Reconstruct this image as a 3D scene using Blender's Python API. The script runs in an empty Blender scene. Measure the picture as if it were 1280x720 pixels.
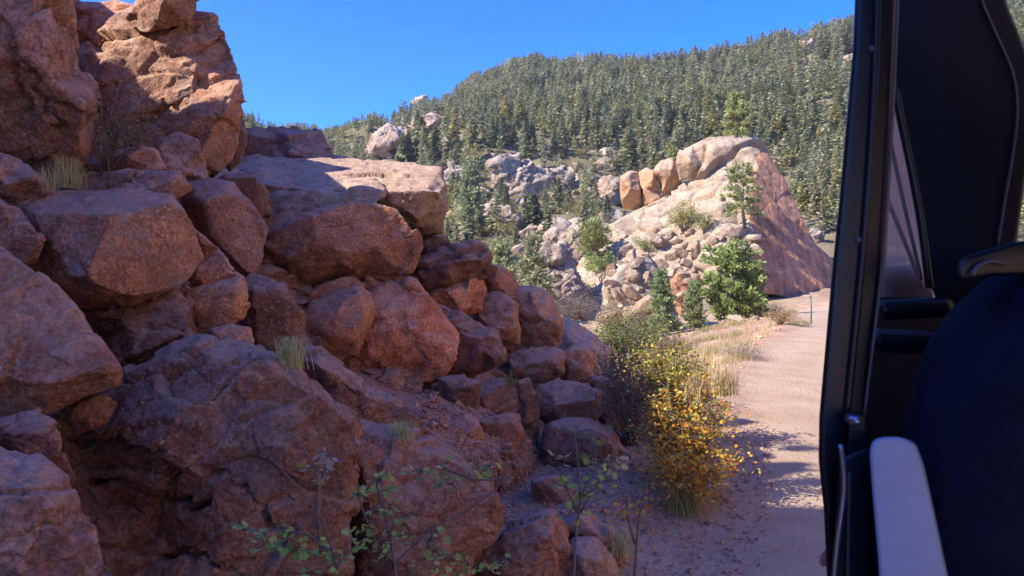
import bpy, math, random
import numpy as np
from mathutils import Vector
from mathutils.geometry import delaunay_2d_cdt

SC = bpy.context.scene
COL = SC.collection
R = math.radians
rng = np.random.default_rng(7)
random.seed(7)

# ------------------------------------------------------------------ camera
F = 924.0                 # focal length in pixels of a 1280 px wide picture
CAMZ = 2.0
PITCH = math.atan(-15.0 / F)
cam_d = bpy.data.cameras.new('camera')
cam = bpy.data.objects.new('camera', cam_d)
COL.objects.link(cam)
cam.location = (0, 0, CAMZ)
cam.rotation_euler = (R(90) + PITCH, 0, 0)
cam_d.sensor_width = 36
cam_d.lens = 36 * F / 1280
cam_d.clip_start = 0.05
cam_d.clip_end = 5000
cam_d.dof.use_dof = True
cam_d.dof.focus_distance = 9.0
cam_d.dof.aperture_fstop = 14.0
SC.camera = cam

# ------------------------------------------------------------------ light
SUN_TO = Vector((-0.90, -0.36, 0.70)).normalized()      # direction towards the sun
SUN_EL = math.asin(SUN_TO.z)
SUN_AZ = math.atan2(SUN_TO.x, SUN_TO.y)
world = bpy.data.worlds.new("World")
SC.world = world
world.use_nodes = True
wn = world.node_tree.nodes
wl = world.node_tree.links
bg = wn['Background']
sky = wn.new('ShaderNodeTexSky')
sky.sky_type = 'NISHITA'
sky.sun_disc = False
sky.sun_elevation = SUN_EL
sky.sun_rotation = SUN_AZ
sky.altitude = 2300
sky.air_density = 1.0
sky.dust_density = 0.1
sky.ozone_density = 5.0
hs = wn.new('ShaderNodeHueSaturation')
hs.inputs['Saturation'].default_value = 1.48
hs.inputs['Hue'].default_value = 0.522
wl.new(sky.outputs[0], hs.inputs['Color'])
wl.new(hs.outputs[0], bg.inputs[0])
bg.inputs[1].default_value = 0.137
sun_d = bpy.data.lights.new('sun', 'SUN')
sun_d.energy = 3.3
sun_d.angle = R(0.5)
sun_d.color = (1.0, 0.91, 0.78)
sun = bpy.data.objects.new('sun', sun_d)
COL.objects.link(sun)
sun.rotation_euler = SUN_TO.to_track_quat('Z', 'Y').to_euler()
SC.view_settings.view_transform = 'Standard'
SC.view_settings.look = 'None'
SC.view_settings.gamma = 1
SC.view_settings.use_curve_mapping = False
SC.view_settings.exposure = 1.72

# ------------------------------------------------------------------ helpers
CP, SP = math.cos(PITCH), math.sin(PITCH)
def P(x, y, d):
    """place where the sight line through pixel x, y is d metres ahead"""
    cx = (np.asarray(x, float) - 640) / F * d
    cy = (360 - np.asarray(y, float)) / F * d
    d = np.asarray(d, float) + 0 * cx
    return np.stack([cx, d * CP - cy * SP, CAMZ + cy * CP + d * SP], -1)

def pix(p):
    """inverse of P for arrays of points"""
    q = p - np.array([0, 0, CAMZ])
    d = q[:, 1] * CP + q[:, 2] * SP
    cy = -q[:, 1] * SP + q[:, 2] * CP
    d = np.maximum(d, 0.01)
    return 640 + q[:, 0] / d * F, 360 - cy / d * F, d

def hash3(ix, iy, iz, seed=0):
    h = (ix.astype(np.int64) * 374761393 + iy.astype(np.int64) * 668265263 + iz.astype(np.int64) * 2147483647 + seed * 974634777) & 0xffffffff
    h = ((h ^ (h >> 13)) * 1274126177) & 0xffffffff
    h = ((h ^ (h >> 16)) * 2246822519) & 0xffffffff
    return ((h ^ (h >> 15)) & 0xffffff) / float(0xffffff)

def vnoise(p, seed=0):
    i = np.floor(p).astype(np.int64)
    f = p - i
    f = f * f * f * (f * (f * 6 - 15) + 10)
    r = 0
    for dx in (0, 1):
        for dy in (0, 1):
            for dz in (0, 1):
                w = (f[:, 0] if dx else 1 - f[:, 0]) * (f[:, 1] if dy else 1 - f[:, 1]) * (f[:, 2] if dz else 1 - f[:, 2])
                r = r + w * hash3(i[:, 0] + dx, i[:, 1] + dy, i[:, 2] + dz, seed)
    return r * 2 - 1

def fbm(p, octv=4, seed=0, rough=0.5):
    r = 0; a = 1; t = 0
    for k in range(octv):
        r = r + a * vnoise(p * (2.03 ** k) + 17.3 * k, seed + k)
        t += a; a *= rough
    return r / t

def chisel(p, seed=0):
    """broken-rock relief: every cell is its own tilted plane; also returns the distance to the joints"""
    i = np.floor(p).astype(np.int64)
    best = np.full(len(p), 1e9); second = np.full(len(p), 1e9); val = np.zeros(len(p))
    for dx in (-1, 0, 1):
        for dy in (-1, 0, 1):
            for dz in (-1, 0, 1):
                a, b, c = i[:, 0] + dx, i[:, 1] + dy, i[:, 2] + dz
                o = np.stack([hash3(a, b, c, seed + 1), hash3(a, b, c, seed + 2), hash3(a, b, c, seed + 3)], -1)
                q = p - (np.stack([a, b, c], -1) + o)
                dd = (q * q).sum(1)
                t = np.stack([hash3(a, b, c, seed + 4), hash3(a, b, c, seed + 5), hash3(a, b, c, seed + 6)], -1) * 2 - 1
                v = (q * t).sum(1) + (hash3(a, b, c, seed + 7) - .5) * .9
                m = dd < best
                second = np.where(m, best, np.minimum(second, dd))
                val = np.where(m, v, val)
                best = np.where(m, dd, best)
    return val, np.sqrt(second) - np.sqrt(best)

def mesh_from(name, verts, faces, mats=(), smooth=True, mat_idx=None, colors=None):
    """faces: (n,3) or (n,4) integer array"""
    me = bpy.data.meshes.new(name)
    verts = np.asarray(verts, np.float32); faces = np.asarray(faces, np.int32)
    k = faces.shape[1]; n = len(faces)
    me.vertices.add(len(verts)); me.vertices.foreach_set('co', verts.ravel())
    me.loops.add(n * k); me.loops.foreach_set('vertex_index', faces.ravel())
    me.polygons.add(n)
    me.polygons.foreach_set('loop_start', np.arange(0, n * k, k, dtype=np.int32))
    me.polygons.foreach_set('loop_total', np.full(n, k, np.int32))
    for m in mats: me.materials.append(m)
    if mat_idx is not None: me.polygons.foreach_set('material_index', np.asarray(mat_idx, np.int32))
    me.polygons.foreach_set('use_smooth', np.full(n, smooth, bool))
    if colors is not None:
        a = me.color_attributes.new('tint', 'FLOAT_COLOR', 'POINT')
        c = np.ones((len(verts), 4), np.float32); c[:, :3] = colors
        a.data.foreach_set('color', c.ravel())
    me.update(calc_edges=True)
    return me

def link(name, me, parent=None, label=None, cat=None, group=None, kind=None):
    o = bpy.data.objects.new(name, me)
    COL.objects.link(o)
    if parent is not None: o.parent = parent
    tag(o, label, cat, group, kind)
    return o

def tag(o, label=None, cat=None, group=None, kind=None):
    if label: o['label'] = label
    if cat: o['category'] = cat
    if group: o['group'] = group
    if kind: o['kind'] = kind
    return o

def empty(name, loc, label, cat, group=None):
    o = bpy.data.objects.new(name, None)
    COL.objects.link(o); o.location = [float(c) for c in loc]
    o.empty_display_size = .2
    return tag(o, label, cat, group)

class MB:
    """collects quads/tris of one mesh"""
    def __init__(s): s.v = []; s.f = []; s.n = 0; s.c = []
    def add(s, v, f, c=None):
        v = np.asarray(v, float); f = np.asarray(f, int)
        if f.shape[1] == 3: f = np.concatenate([f, f[:, 2:3]], 1)
        s.v.append(v); s.f.append(f + s.n); s.n += len(v)
        s.c.append(np.tile(c if c is not None else (1, 1, 1), (len(v), 1)))
    def tube(s, pts, rad, k=6, c=None):
        pts = np.asarray(pts, float); m = len(pts)
        rad = np.broadcast_to(np.asarray(rad, float), (m,))
        t = np.gradient(pts, axis=0); t /= np.linalg.norm(t, axis=1)[:, None] + 1e-9
        up = np.array([0.31, 0.17, 0.93]) if abs(t[0, 2]) < .8 else np.array([.95, .2, .1])
        a = np.cross(t, up); a /= np.linalg.norm(a, axis=1)[:, None] + 1e-9
        b = np.cross(t, a)
        th = np.arange(k) / k * 2 * np.pi
        V = pts[:, None] + rad[:, None, None] * (np.cos(th)[None, :, None] * a[:, None] + np.sin(th)[None, :, None] * b[:, None])
        V = V.reshape(-1, 3)
        fs = []
        for i in range(m - 1):
            for j in range(k):
                fs.append((i * k + j, i * k + (j + 1) % k, (i + 1) * k + (j + 1) % k, (i + 1) * k + j))
        n0 = len(V)
        V = np.concatenate([V, pts[:1], pts[-1:]])
        for j in range(k):
            fs.append((n0, (j + 1) % k, j, j)); fs.append((n0 + 1, (m - 1) * k + j, (m - 1) * k + (j + 1) % k, (m - 1) * k + (j + 1) % k))
        s.add(V, fs, c)
    def mesh(s, name, mats, smooth=True):
        V = np.concatenate(s.v); Fa = np.concatenate(s.f); C = np.concatenate(s.c)
        me = bpy.data.meshes.new(name)
        quad = Fa[:, 3] != Fa[:, 2]
        k = np.where(quad, 4, 3)
        loops = np.concatenate([r[:4] if q else r[:3] for r, q in zip(Fa, quad)]) if not quad.all() else Fa.ravel()
        me.vertices.add(len(V)); me.vertices.foreach_set('co', V.astype(np.float32).ravel())
        me.loops.add(len(loops)); me.loops.foreach_set('vertex_index', loops.astype(np.int32))
        me.polygons.add(len(Fa))
        st = np.concatenate([[0], np.cumsum(k)[:-1]])
        me.polygons.foreach_set('loop_start', st.astype(np.int32)); me.polygons.foreach_set('loop_total', k.astype(np.int32))
        for m in (mats if isinstance(mats, (list, tuple)) else [mats]): me.materials.append(m)
        me.polygons.foreach_set('use_smooth', np.full(len(Fa), smooth, bool))
        a = me.color_attributes.new('tint', 'FLOAT_COLOR', 'POINT')
        c = np.ones((len(V), 4), np.float32); c[:, :3] = C
        a.data.foreach_set('color', c.ravel())
        me.update(calc_edges=True)
        return me

# ------------------------------------------------------------------ materials
def new_mat(name):
    m = bpy.data.materials.new(name); m.use_nodes = True
    nt = m.node_tree
    return m, nt, nt.nodes, nt.links, nt.nodes['Principled BSDF']

def nz(nt, vec, scale, detail=4, rough=.55, dist=0):
    n = nt.nodes.new('ShaderNodeTexNoise')
    n.inputs['Scale'].default_value = scale; n.inputs['Detail'].default_value = detail
    n.inputs['Roughness'].default_value = rough; n.inputs['Distortion'].default_value = dist
    nt.links.new(vec, n.inputs['Vector'])
    return n.outputs['Fac']

def ramp(nt, fac, stops):
    r = nt.nodes.new('ShaderNodeValToRGB')
    nt.links.new(fac, r.inputs[0])
    e = r.color_ramp.elements
    while len(e) < len(stops): e.new(0.5)
    for i, (p_, c) in enumerate(stops):
        e[i].position = p_
        e[i].color = (c, c, c, 1) if isinstance(c, (int, float)) else (*c, 1)
    return r.outputs[0]

def mix(nt, fac, a, b, mode='MIX'):
    m = nt.nodes.new('ShaderNodeMix'); m.data_type = 'RGBA'; m.blend_type = mode
    if isinstance(fac, (int, float)): m.inputs[0].default_value = fac
    else: nt.links.new(fac, m.inputs[0])
    for k, s in ((6, a), (7, b)):
        if isinstance(s, tuple): m.inputs[k].default_value = (*s, 1)
        else: nt.links.new(s, m.inputs[k])
    return m.outputs[2]

def math_(nt, op, a, b=None):
    m = nt.nodes.new('ShaderNodeMath'); m.operation = op
    for k, s in ((0, a), (1, b)):
        if s is None: continue
        if isinstance(s, (int, float)): m.inputs[k].default_value = s
        else: nt.links.new(s, m.inputs[k])
    return m.outputs[0]

def rock_material(name, dark, mid, light, dust, s=1.0, dust_amt=.5, lichen=.5, bump=1.0, streak=0.0, grain=.9):
    """s: size factor of the pattern in metres (1 = a boulder a few metres off)"""
    m, nt, N, L, bs = new_mat(name)
    geo = N.new('ShaderNodeNewGeometry')
    sc = N.new('ShaderNodeVectorMath'); sc.operation = 'SCALE'; sc.inputs['Scale'].default_value = 1 / s
    L.new(geo.outputs['Position'], sc.inputs[0])
    V = sc.outputs[0]
    info = N.new('ShaderNodeObjectInfo')
    big = nz(nt, V, 1.3, 6, .6, .4)
    med = nz(nt, V, 7, 7, .65)
    fine = nz(nt, V, 45, 4, .7)
    c = mix(nt, ramp(nt, big, [(.32, 0.0), (.68, 1.0)]), dark, mid)
    c = mix(nt, ramp(nt, med, [(.45, 0.0), (.75, .8)]), c, light)
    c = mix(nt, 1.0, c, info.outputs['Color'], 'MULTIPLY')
    # crystals: every grain a little lighter or darker
    g = ramp(nt, fine, [(.30, .45), (.5, 1.0), (.72, 1.9)])
    c = mix(nt, grain, c, g, 'MULTIPLY')
    # dark varnish blotches
    v = ramp(nt, nz(nt, V, 2.6, 8, .7, .6), [(.50, 0.0), (.66, .5)])
    c = mix(nt, v, c, tuple(x * .5 for x in dark))
    gl = ramp(nt, nz(nt, V, 3.3, 9, .72, .8), [(.53, 0.0), (.64, .62)])
    c = mix(nt, math_(nt, 'MULTIPLY', gl, lichen), c, (.30, .255, .225))
    # lichen flecks, grey green and cream
    vo = N.new('ShaderNodeTexVoronoi'); vo.inputs['Scale'].default_value = 26; vo.inputs['Randomness'].default_value = 1
    wv = N.new('ShaderNodeVectorMath'); wv.operation = 'ADD'
    nn = N.new('ShaderNodeTexNoise'); nn.inputs['Scale'].default_value = 30; L.new(V, nn.inputs['Vector'])
    s2 = N.new('ShaderNodeVectorMath'); s2.operation = 'SCALE'; s2.inputs['Scale'].default_value = .05
    L.new(nn.outputs['Color'], s2.inputs[0]); L.new(V, wv.inputs[0]); L.new(s2.outputs[0], wv.inputs[1])
    L.new(wv.outputs[0], vo.inputs['Vector'])
    spot = ramp(nt, vo.outputs['Distance'], [(.10, 1.0), (.22, 0.0)])
    msk = ramp(nt, nz(nt, V, 1.9, 5, .6), [(.44, 0.0), (.60, 1.0)])
    lf = math_(nt, 'MULTIPLY', math_(nt, 'MULTIPLY', spot, msk), lichen)
    c = mix(nt, lf, c, (.60, .53, .38))
    # pale weathered and dusty ledges
    sep = N.new('ShaderNodeSeparateXYZ'); L.new(geo.outputs['Normal'], sep.inputs[0])
    up = math_(nt, 'ADD', sep.outputs[2], math_(nt, 'MULTIPLY', math_(nt, 'SUBTRACT', med, .5), 1.4))
    df = math_(nt, 'MULTIPLY', ramp(nt, up, [(.30, 0.0), (.85, 1.0)]), dust_amt)
    c = mix(nt, df, c, dust)
    if streak:
        mp = N.new('ShaderNodeMapping'); mp.inputs['Scale'].default_value = (1, 1, .12); mp.inputs['Rotation'].default_value = (0, R(-14), 0)
        L.new(V, mp.inputs[0])
        st = ramp(nt, nz(nt, mp.outputs[0], 12, 6, .65), [(.36, .35), (.60, 1.3)])
        c = mix(nt, streak, c, st, 'MULTIPLY')
    L.new(c, bs.inputs['Base Color'])
    bs.inputs['Roughness'].default_value = .85
    bs.inputs['Specular IOR Level'].default_value = .3
    h = math_(nt, 'ADD', math_(nt, 'MULTIPLY', med, .9), math_(nt, 'MULTIPLY', fine, .30))
    h = math_(nt, 'ADD', h, math_(nt, 'MULTIPLY', nz(nt, V, 18, 5, .7), .5))
    b = N.new('ShaderNodeBump'); b.inputs['Strength'].default_value = .9; b.inputs['Distance'].default_value = .035 * s * bump
    L.new(h, b.inputs['Height']); L.new(b.outputs[0], bs.inputs['Normal'])
    return m

M_ROCK = rock_material('red_granite', (.27, .130, .080), (.53, .275, .160), (.66, .40, .25), (.66, .45, .32), 1.0, .40, .9, 2.0)
M_FIN = rock_material('sunlit_granite', (.25, .17, .11), (.42, .31, .21), (.52, .41, .29), (.52, .43, .32), 9.0, .5, .1, 1.2, grain=.35)
M_FINR = rock_material('red_joint_face', (.42, .20, .105), (.54, .265, .145), (.58, .32, .19), (.52, .29, .18), 9.0, .2, .0, 1.2, .75, grain=.3)
M_GREY = rock_material('grey_outcrop', (.25, .18, .13), (.42, .32, .235), (.54, .43, .32), (.54, .45, .34), 12.0, .5, .0, 1.4, grain=.35)

def simple_mat(name, col, rough=.6, metal=0, spec=.5, var=0.0, vscale=5, attr=False, bump=0, sheen=0):
    m, nt, N, L, bs = new_mat(name)
    geo = N.new('ShaderNodeNewGeometry')
    f = nz(nt, geo.outputs['Position'], vscale, 5)
    c = mix(nt, ramp(nt, f, [(.3, 1 - var), (.7, 1 + var)]), (0, 0, 0), col)
    mm = N.new('ShaderNodeMix'); mm.data_type = 'RGBA'; mm.blend_type = 'MULTIPLY'; mm.inputs[0].default_value = 1
    r = ramp(nt, f, [(.3, 1 - var), (.7, 1.0)])
    mm.inputs[6].default_value = (*col, 1); L.new(r, mm.inputs[7])
    c = mm.outputs[2]
    if attr:
        a = N.new('ShaderNodeAttribute'); a.attribute_name = 'tint'
        c = mix(nt, 1.0, c, a.outputs['Color'], 'MULTIPLY')
    L.new(c, bs.inputs['Base Color'])
    bs.inputs['Roughness'].default_value = rough; bs.inputs['Metallic'].default_value = metal
    bs.inputs['Specular IOR Level'].default_value = spec
    if bump:
        b = N.new('ShaderNodeBump'); b.inputs['Strength'].default_value = .6; b.inputs['Distance'].default_value = bump
        L.new(f, b.inputs['Height']); L.new(b.outputs[0], bs.inputs['Normal'])
    return m

def leaf_mat(name, col, trans=.3, rough=.55, spec=.3):
    m, nt, N, L, bs = new_mat(name)
    a = N.new('ShaderNodeAttribute'); a.attribute_name = 'tint'
    c = mix(nt, 1.0, col, a.outputs['Color'], 'MULTIPLY')
    L.new(c, bs.inputs['Base Color'])
    bs.inputs['Roughness'].default_value = rough
    bs.inputs['Specular IOR Level'].default_value = spec
    if trans:
        t = N.new('ShaderNodeBsdfTranslucent'); L.new(c, t.inputs[0])
        ms = N.new('ShaderNodeMixShader'); ms.inputs[0].default_value = trans
        L.new(bs.outputs[0], ms.inputs[1]); L.new(t.outputs[0], ms.inputs[2])
        L.new(ms.outputs[0], N['Material Output'].inputs[0])
    return m

# ------------------------------------------------------------------ the rock pile: depth of its surface over the picture
CTRL = np.array([
 (-300,720,1.9),(0,720,2.3),(0,560,2.6),(0,400,3.1),(0,200,4.6),(0,0,5.6),(-300,0,4.6),(-300,400,2.8),
 (150,720,2.9),(150,600,3.2),(150,450,3.8),(150,300,4.3),(150,200,6.0),(190,100,7.4),(200,0,8.0),
 (300,700,3.2),(300,500,3.9),(300,400,5.2),(300,300,6.2),(310,200,9.5),(320,150,12),
 (430,700,3.6),(430,560,4.3),(430,460,6.0),(430,330,7.4),(430,260,8.6),(430,200,10.5),
 (560,700,4.3),(560,600,5.2),(560,500,6.9),(560,400,8.4),(560,300,9.6),(560,220,11),
 (650,700,4.9),(650,600,6.2),(650,500,8.2),(650,400,10.4),(650,350,11.2),
 (720,700,5.2),(720,600,7.0),(720,500,9.2),(740,430,11.8),
 (800,700,5.5),(800,600,7.5),(800,540,9.0),(780,450,12.5),
 (-300,-300,5.5),(100,-300,8),(400,-100,14),(900,720,5),(900,600,7.5)], float)
def _fit():
    A = CTRL[:, :2] / 300.0
    r = np.linalg.norm(A[:, None] - A[None], axis=2)
    n = len(A)
    K = np.zeros((n + 3, n + 3)); K[:n, :n] = r + np.eye(n) * -0.02
    K[:n, n] = 1; K[:n, n + 1:] = A; K[n, :n] = 1; K[n + 1:, :n] = A.T
    return np.linalg.solve(K, np.concatenate([np.log(CTRL[:, 2]), [0, 0, 0]]))
_W = _fit()
def DEP(x, y):
    q = np.stack([np.asarray(x, float).ravel(), np.asarray(y, float).ravel()], -1) / 300.0
    A = CTRL[:, :2] / 300.0
    r = np.linalg.norm(q[:, None] - A[None], axis=2)
    v = r @ _W[:len(A)] + _W[len(A)] + q @ _W[len(A) + 1:]
    return np.exp(v).reshape(np.shape(x))

def remesh(me, voxel):
    o = bpy.data.objects.new('tmp', me); COL.objects.link(o)
    md = o.modifiers.new('r', 'REMESH'); md.mode = 'VOXEL'; md.voxel_size = voxel; md.adaptivity = 0
    dg = bpy.context.evaluated_depsgraph_get(); dg.update()
    ev = o.evaluated_get(dg)
    m2 = bpy.data.meshes.new_from_object(ev)
    bpy.data.objects.remove(o); bpy.data.meshes.remove(me)
    return m2

def seg_dist(px, py, poly):
    best = np.full(len(px), 1e9)
    for (x0, y0), (x1, y1) in zip(poly[:-1], poly[1:]):
        dx, dy = x1 - x0, y1 - y0
        t = np.clip(((px - x0) * dx + (py - y0) * dy) / (dx * dx + dy * dy + 1e-9), 0, 1)
        best = np.minimum(best, np.hypot(px - x0 - t * dx, py - y0 - t * dy))
    return best

ROCK_SEED = [0]
def rock(name, label, outline, d=None, inner=None, tint=(1, 1, 1), cat='boulder', cracks=(), thick=.9, rough=1.0,
         group=None, mats=None, voxpx=3.0, top=.62, low=.5, kind=None, feat=None, matfn=None, parent=None, blocky=1.0, grow=1.06, facets=2, damp=None):
    """a boulder with the given outline (pixel corners, third number = metres farther back) and real depth behind it"""
    ROCK_SEED[0] += 1
    sd = ROCK_SEED[0]
    rr = random.Random(sd * 31 + 5)
    pts = np.array([p[:2] for p in outline], float)
    c = pts.mean(0)
    pts = c + (pts - c) * grow
    x2, y2 = np.roll(pts[:, 0], -1), np.roll(pts[:, 1], -1)
    area = abs((pts[:, 0] * y2 - x2 * pts[:, 1]).sum()) / 2
    if d is None: d = float(DEP(c[0], c[1]))
    size = math.sqrt(area) * d / F
    hy = max(pts[:, 1].max() - pts[:, 1].min(), 1)
    n = len(outline)
    off = []
    for p in outline:
        if len(p) > 2: off.append(p[2])
        else:
            k = (c[1] - p[1]) / hy + .5          # 1 at the top, 0 at the bottom
            off.append(size * (low + (top - low) * min(max(k, 0), 1) + rr.uniform(-.06, .06)))
    fr = [(x, y, o) for (x, y), o in zip(pts, off)]
    inn = []
    if inner is None:
        k = max(5, int(n * .7))
        for j in range(k):
            p = pts[int(j * n / k)]
            t = rr.uniform(.78, .93)
            q = p * t + c * (1 - t)
            u = (c[1] - q[1]) / hy + .5
            inn.append((q[0], q[1], size * (rr.uniform(-.07, .13) + max(0, u - .70) * .5)))
        for j in range(3):
            q = c + np.array([rr.uniform(-.24, .24) * (pts[:, 0].max() - pts[:, 0].min()), rr.uniform(-.24, .24) * hy])
            inn.append((q[0], q[1], size * rr.uniform(-.20, .10)))
    else: inn = [tuple(i) for i in inner]
    allp = fr + inn
    co = [Vector((a, -b)) for a, b, _ in allp]
    res = delaunay_2d_cdt(co, [], [list(range(n))], 1, 1e-4)
    tv, tf, ov = res[0], res[2], res[3]
    D = []
    for k_, orig in enumerate(ov):
        D.append(allp[orig[0]][2] if orig else 0)
    V = [P(v.x, -v.y, d + dd) for v, dd in zip(tv, D)]
    faces = [tuple(f) for f in tf]
    # back shell
    base = len(V)
    th = size * thick
    cd = d + float(np.mean(off)) + th
    orig_of = {}
    for k_, orig in enumerate(ov):
        for q in orig: orig_of[q] = k_
    ring = [orig_of[i] for i in range(n)]
    for i in range(n):
        q = pts[i] * .82 + c * .18
        V.append(P(q[0], q[1], d + off[i] + th * rr.uniform(.6, 1.0)))
    V.append(P(c[0], c[1], cd + th * .3))
    for i in range(n):
        j = (i + 1) % n
        faces.append((ring[i], base + i, base + j)); faces.append((ring[i], base + j, ring[j]))
        faces.append((base + i, base + n, base + j))
    me = bpy.data.meshes.new(name)
    me.from_pydata([tuple(v) for v in V], [], faces)
    import bmesh
    bm = bmesh.new(); bm.from_mesh(me); bmesh.ops.recalc_face_normals(bm, faces=bm.faces); bm.to_mesh(me); bm.free()
    vox = voxpx * d / F
    me = remesh(me, vox)
    nv = len(me.vertices)
    co = np.empty(nv * 3, np.float32); me.vertices.foreach_get('co', co); co = co.reshape(-1, 3).astype(float)
    no = np.empty(nv * 3, np.float32); me.vertex_normals.foreach_get('vector', no); no = no.reshape(-1, 3).astype(float)
    s = feat if feat else size
    if facets:
        gq = np.random.default_rng(sd * 7 + 1)
        for _ in range(facets):
            nr = np.array([gq.normal(.1, .5), -1.0, gq.normal(.12, .5)]); nr /= np.linalg.norm(nr)
            q = co @ nr
            lim = np.percentile(q, gq.uniform(86, 97))
            co = co - np.maximum(q - lim, 0)[:, None] * nr * .95
    warp = np.stack([fbm(co / (s * .5) + 9.1 * k_, 2, sd * 3 + k_) for k_ in range(3)], -1) * .12 * s
    dip = np.stack([co[:, 0] * .94 + co[:, 2] * .34, co[:, 1], co[:, 2] * .94 - co[:, 0] * .34], -1)
    v1, j1 = chisel((dip + warp * .7) / (s * .55) * np.array([.8, 1, 1.7]), sd * 11)
    v2, j2 = chisel((dip + warp * .4) / (s * .2) * np.array([.9, 1, 1.5]), sd * 13 + 5)
    sharp = np.clip(1 - j1 / .10, 0, 1)
    v3, j3 = chisel((co + warp * .3) / (s * .075), sd * 17 + 9)
    disp = s * rough * .74 * (.072 * blocky * v1 + .028 * blocky * v2 + .009 * v3 + .012 * fbm(co / (s * .35), 4, sd) + .011 * fbm(co / (s * .07), 3, sd + 40, .6)) - s * rough * .016 * sharp
    px, py, pd = pix(co)
    if damp: disp *= damp(px, py)
    for ck in cracks:
        poly, w, dp = ck
        wob = fbm(np.stack([px, py, 0 * px], -1) / 14, 3, sd + 77) * w * 1.6
        q = seg_dist(px + wob, py - wob, poly)
        k_ = np.clip(1 - q / w, 0, 1)
        disp -= k_ * dp
    co2 = co + no * disp[:, None]
    me.vertices.foreach_set('co', co2.astype(np.float32).ravel())
    me.polygons.foreach_set('use_smooth', np.ones(len(me.polygons), bool))
    me.materials.clear()
    mats = mats or [M_ROCK]
    for m in mats: me.materials.append(m)
    if matfn:
        nf = len(me.polygons)
        fc = np.empty(nf * 3, np.float32); me.polygons.foreach_get('center', fc)
        fn = np.empty(nf * 3, np.float32); me.polygons.foreach_get('normal', fn)
        me.polygons.foreach_set('material_index', matfn(fc.reshape(-1, 3), fn.reshape(-1, 3)).astype(np.int32))
    me.update()
    me.name = name
    o = link(name, me, parent, label, cat, group, kind)
    o.color = (*tint, 1)
    return o
# ------------------------------------------------------------------ near boulders
OR = (1.4, 1.02, .80)      # fresh orange breaks
PK = (.92, .90, .96)     # pinkish
PU = (.55, .56, .68)        # dark purple brown, shade put into the tint of shadowed slabs
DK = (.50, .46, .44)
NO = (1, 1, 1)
GR = (1.0, 1.08, 1.15)

rock('rock_wall', 'tall fissured rock wall rising out of the top left corner', [(-140,-140),(60,-150),(84,-40),(82,0),(92,34),(100,76),(110,112),(112,160),(108,200),(60,236),(0,236),(-140,240)],
     d=4.6, inner=[(20,60,.0),(60,40,.15),(50,120,.02),(80,150,.12),(20,180,.0),(-60,60,0),(66,-60,.2),(-60,180,0)], tint=PK, cat='rock wall', thick=.5, facets=3, grow=1.02,
     cracks=[([(2,55),(22,110),(40,140)],7,.18),([(28,80),(60,130),(80,165)],6,.16),([(-10,20),(14,60),(20,100)],6,.10),([(60,0),(84,34)],5,.14)], feat=1.4)
rock('boulder', 'orange slab leaning behind the rock wall, its top edge in the sun', [(70,-6),(100,2),(140,4),(178,8),(170,40),(130,62),(96,70),(80,50)], d=9.6, tint=OR, inner=[(110,22,.1),(150,30,.0),(110,50,.0)])
rock('boulder', 'pitted knob of rock touching the top edge of the picture', [(150,34),(160,14),(178,-8),(190,-40),(240,-46),(252,-16),(246,8),(236,24),(206,34),(176,40)], d=7.0, inner=[(200,0,0),(225,-10,.1),(185,22,.05)], tint=PK, thick=.4)
rock('boulder', 'huge pitted boulder standing against the sky, sun raking its upper face', [(94,64),(118,50),(140,28),(168,12),(200,10),(238,16),(264,24),(278,40),(286,56),(292,84),(286,106),(250,128),(200,164),(156,196),(120,170),(106,110)],
     d=7.2, inner=[(140,70,.05),(170,120,-.12),(210,80,-.05),(250,60,.25),(262,80,.28),(180,40,.15),(235,100,-.02),(150,150,.05)], tint=(.92,.92,.95), rough=1.25, thick=.32, low=.15, top=.35)
rock('boulder', 'cracked orange lower block under the huge boulder beside the sky', [(150,166),(188,144),(240,110),(276,88),(298,94),(303,125),(302,150),(298,176),(290,196),(270,216),(248,230),(215,225),(180,200)],
     d=7.15, inner=[(200,160,.12),(240,135,.06),(272,112,.06),(280,140,.0),(262,165,-.05),(245,200,.0)], tint=(1.05,.98,.92), thick=.4, low=.25, top=.3)
rock('boulder', 'small dark wedge leaning against the foot of the huge boulder', [(196,178),(226,168),(248,176),(256,205),(258,232),(230,240),(205,225)], d=6.6, tint=GR)
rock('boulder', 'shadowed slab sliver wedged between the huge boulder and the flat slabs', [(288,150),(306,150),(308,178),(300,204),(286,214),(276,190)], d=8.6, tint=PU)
sun_blocker = rock('unseen_cliff', None, [(110,80),(150,40),(175,32),(240,36),(276,60),(282,120),(276,180),(150,180)], d=11.2, cat=None, kind='structure')  # unseen rock added behind the huge boulder to shade the skyline slab
rock('boulder', 'dark flat slab highest on the skyline, behind the sunlit slab', [(296,160),(340,160),(400,164),(408,178),(414,192),(350,200),(296,206)], d=12.0, tint=PU, inner=[(330,182,.1),(380,184,.1),(402,186,.0)], top=1.1)
rock('boulder', 'large flat slab with a sunlit pink top jutting out over the pile', [(280,206,3.2),(330,190,4.0),(400,190,4.0),(470,203,3.5),(520,205,3.0),(551,209,2.6),(554,232,1.2),(557,262,.9),(552,290,1.3),(542,306,1.7),(516,306,1.6),(486,280,1.2),(460,256,.3),(400,262,.2),(330,266,.2),(284,240,1)],
     d=9.0, inner=[(330,232,.25),(400,238,.1),(470,240,.0),(500,238,.05),(530,238,.15),(549,240,.4),(520,275,.2),(500,262,.05),(400,210,2.3),(480,220,1.8),(350,210,2.3)], tint=(.92,1.15,1.2), thick=.5, rough=.6, feat=1.6, facets=0, grow=1.02, cracks=[([(480,250),(470,226),(440,222)],4,.12)])
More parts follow.
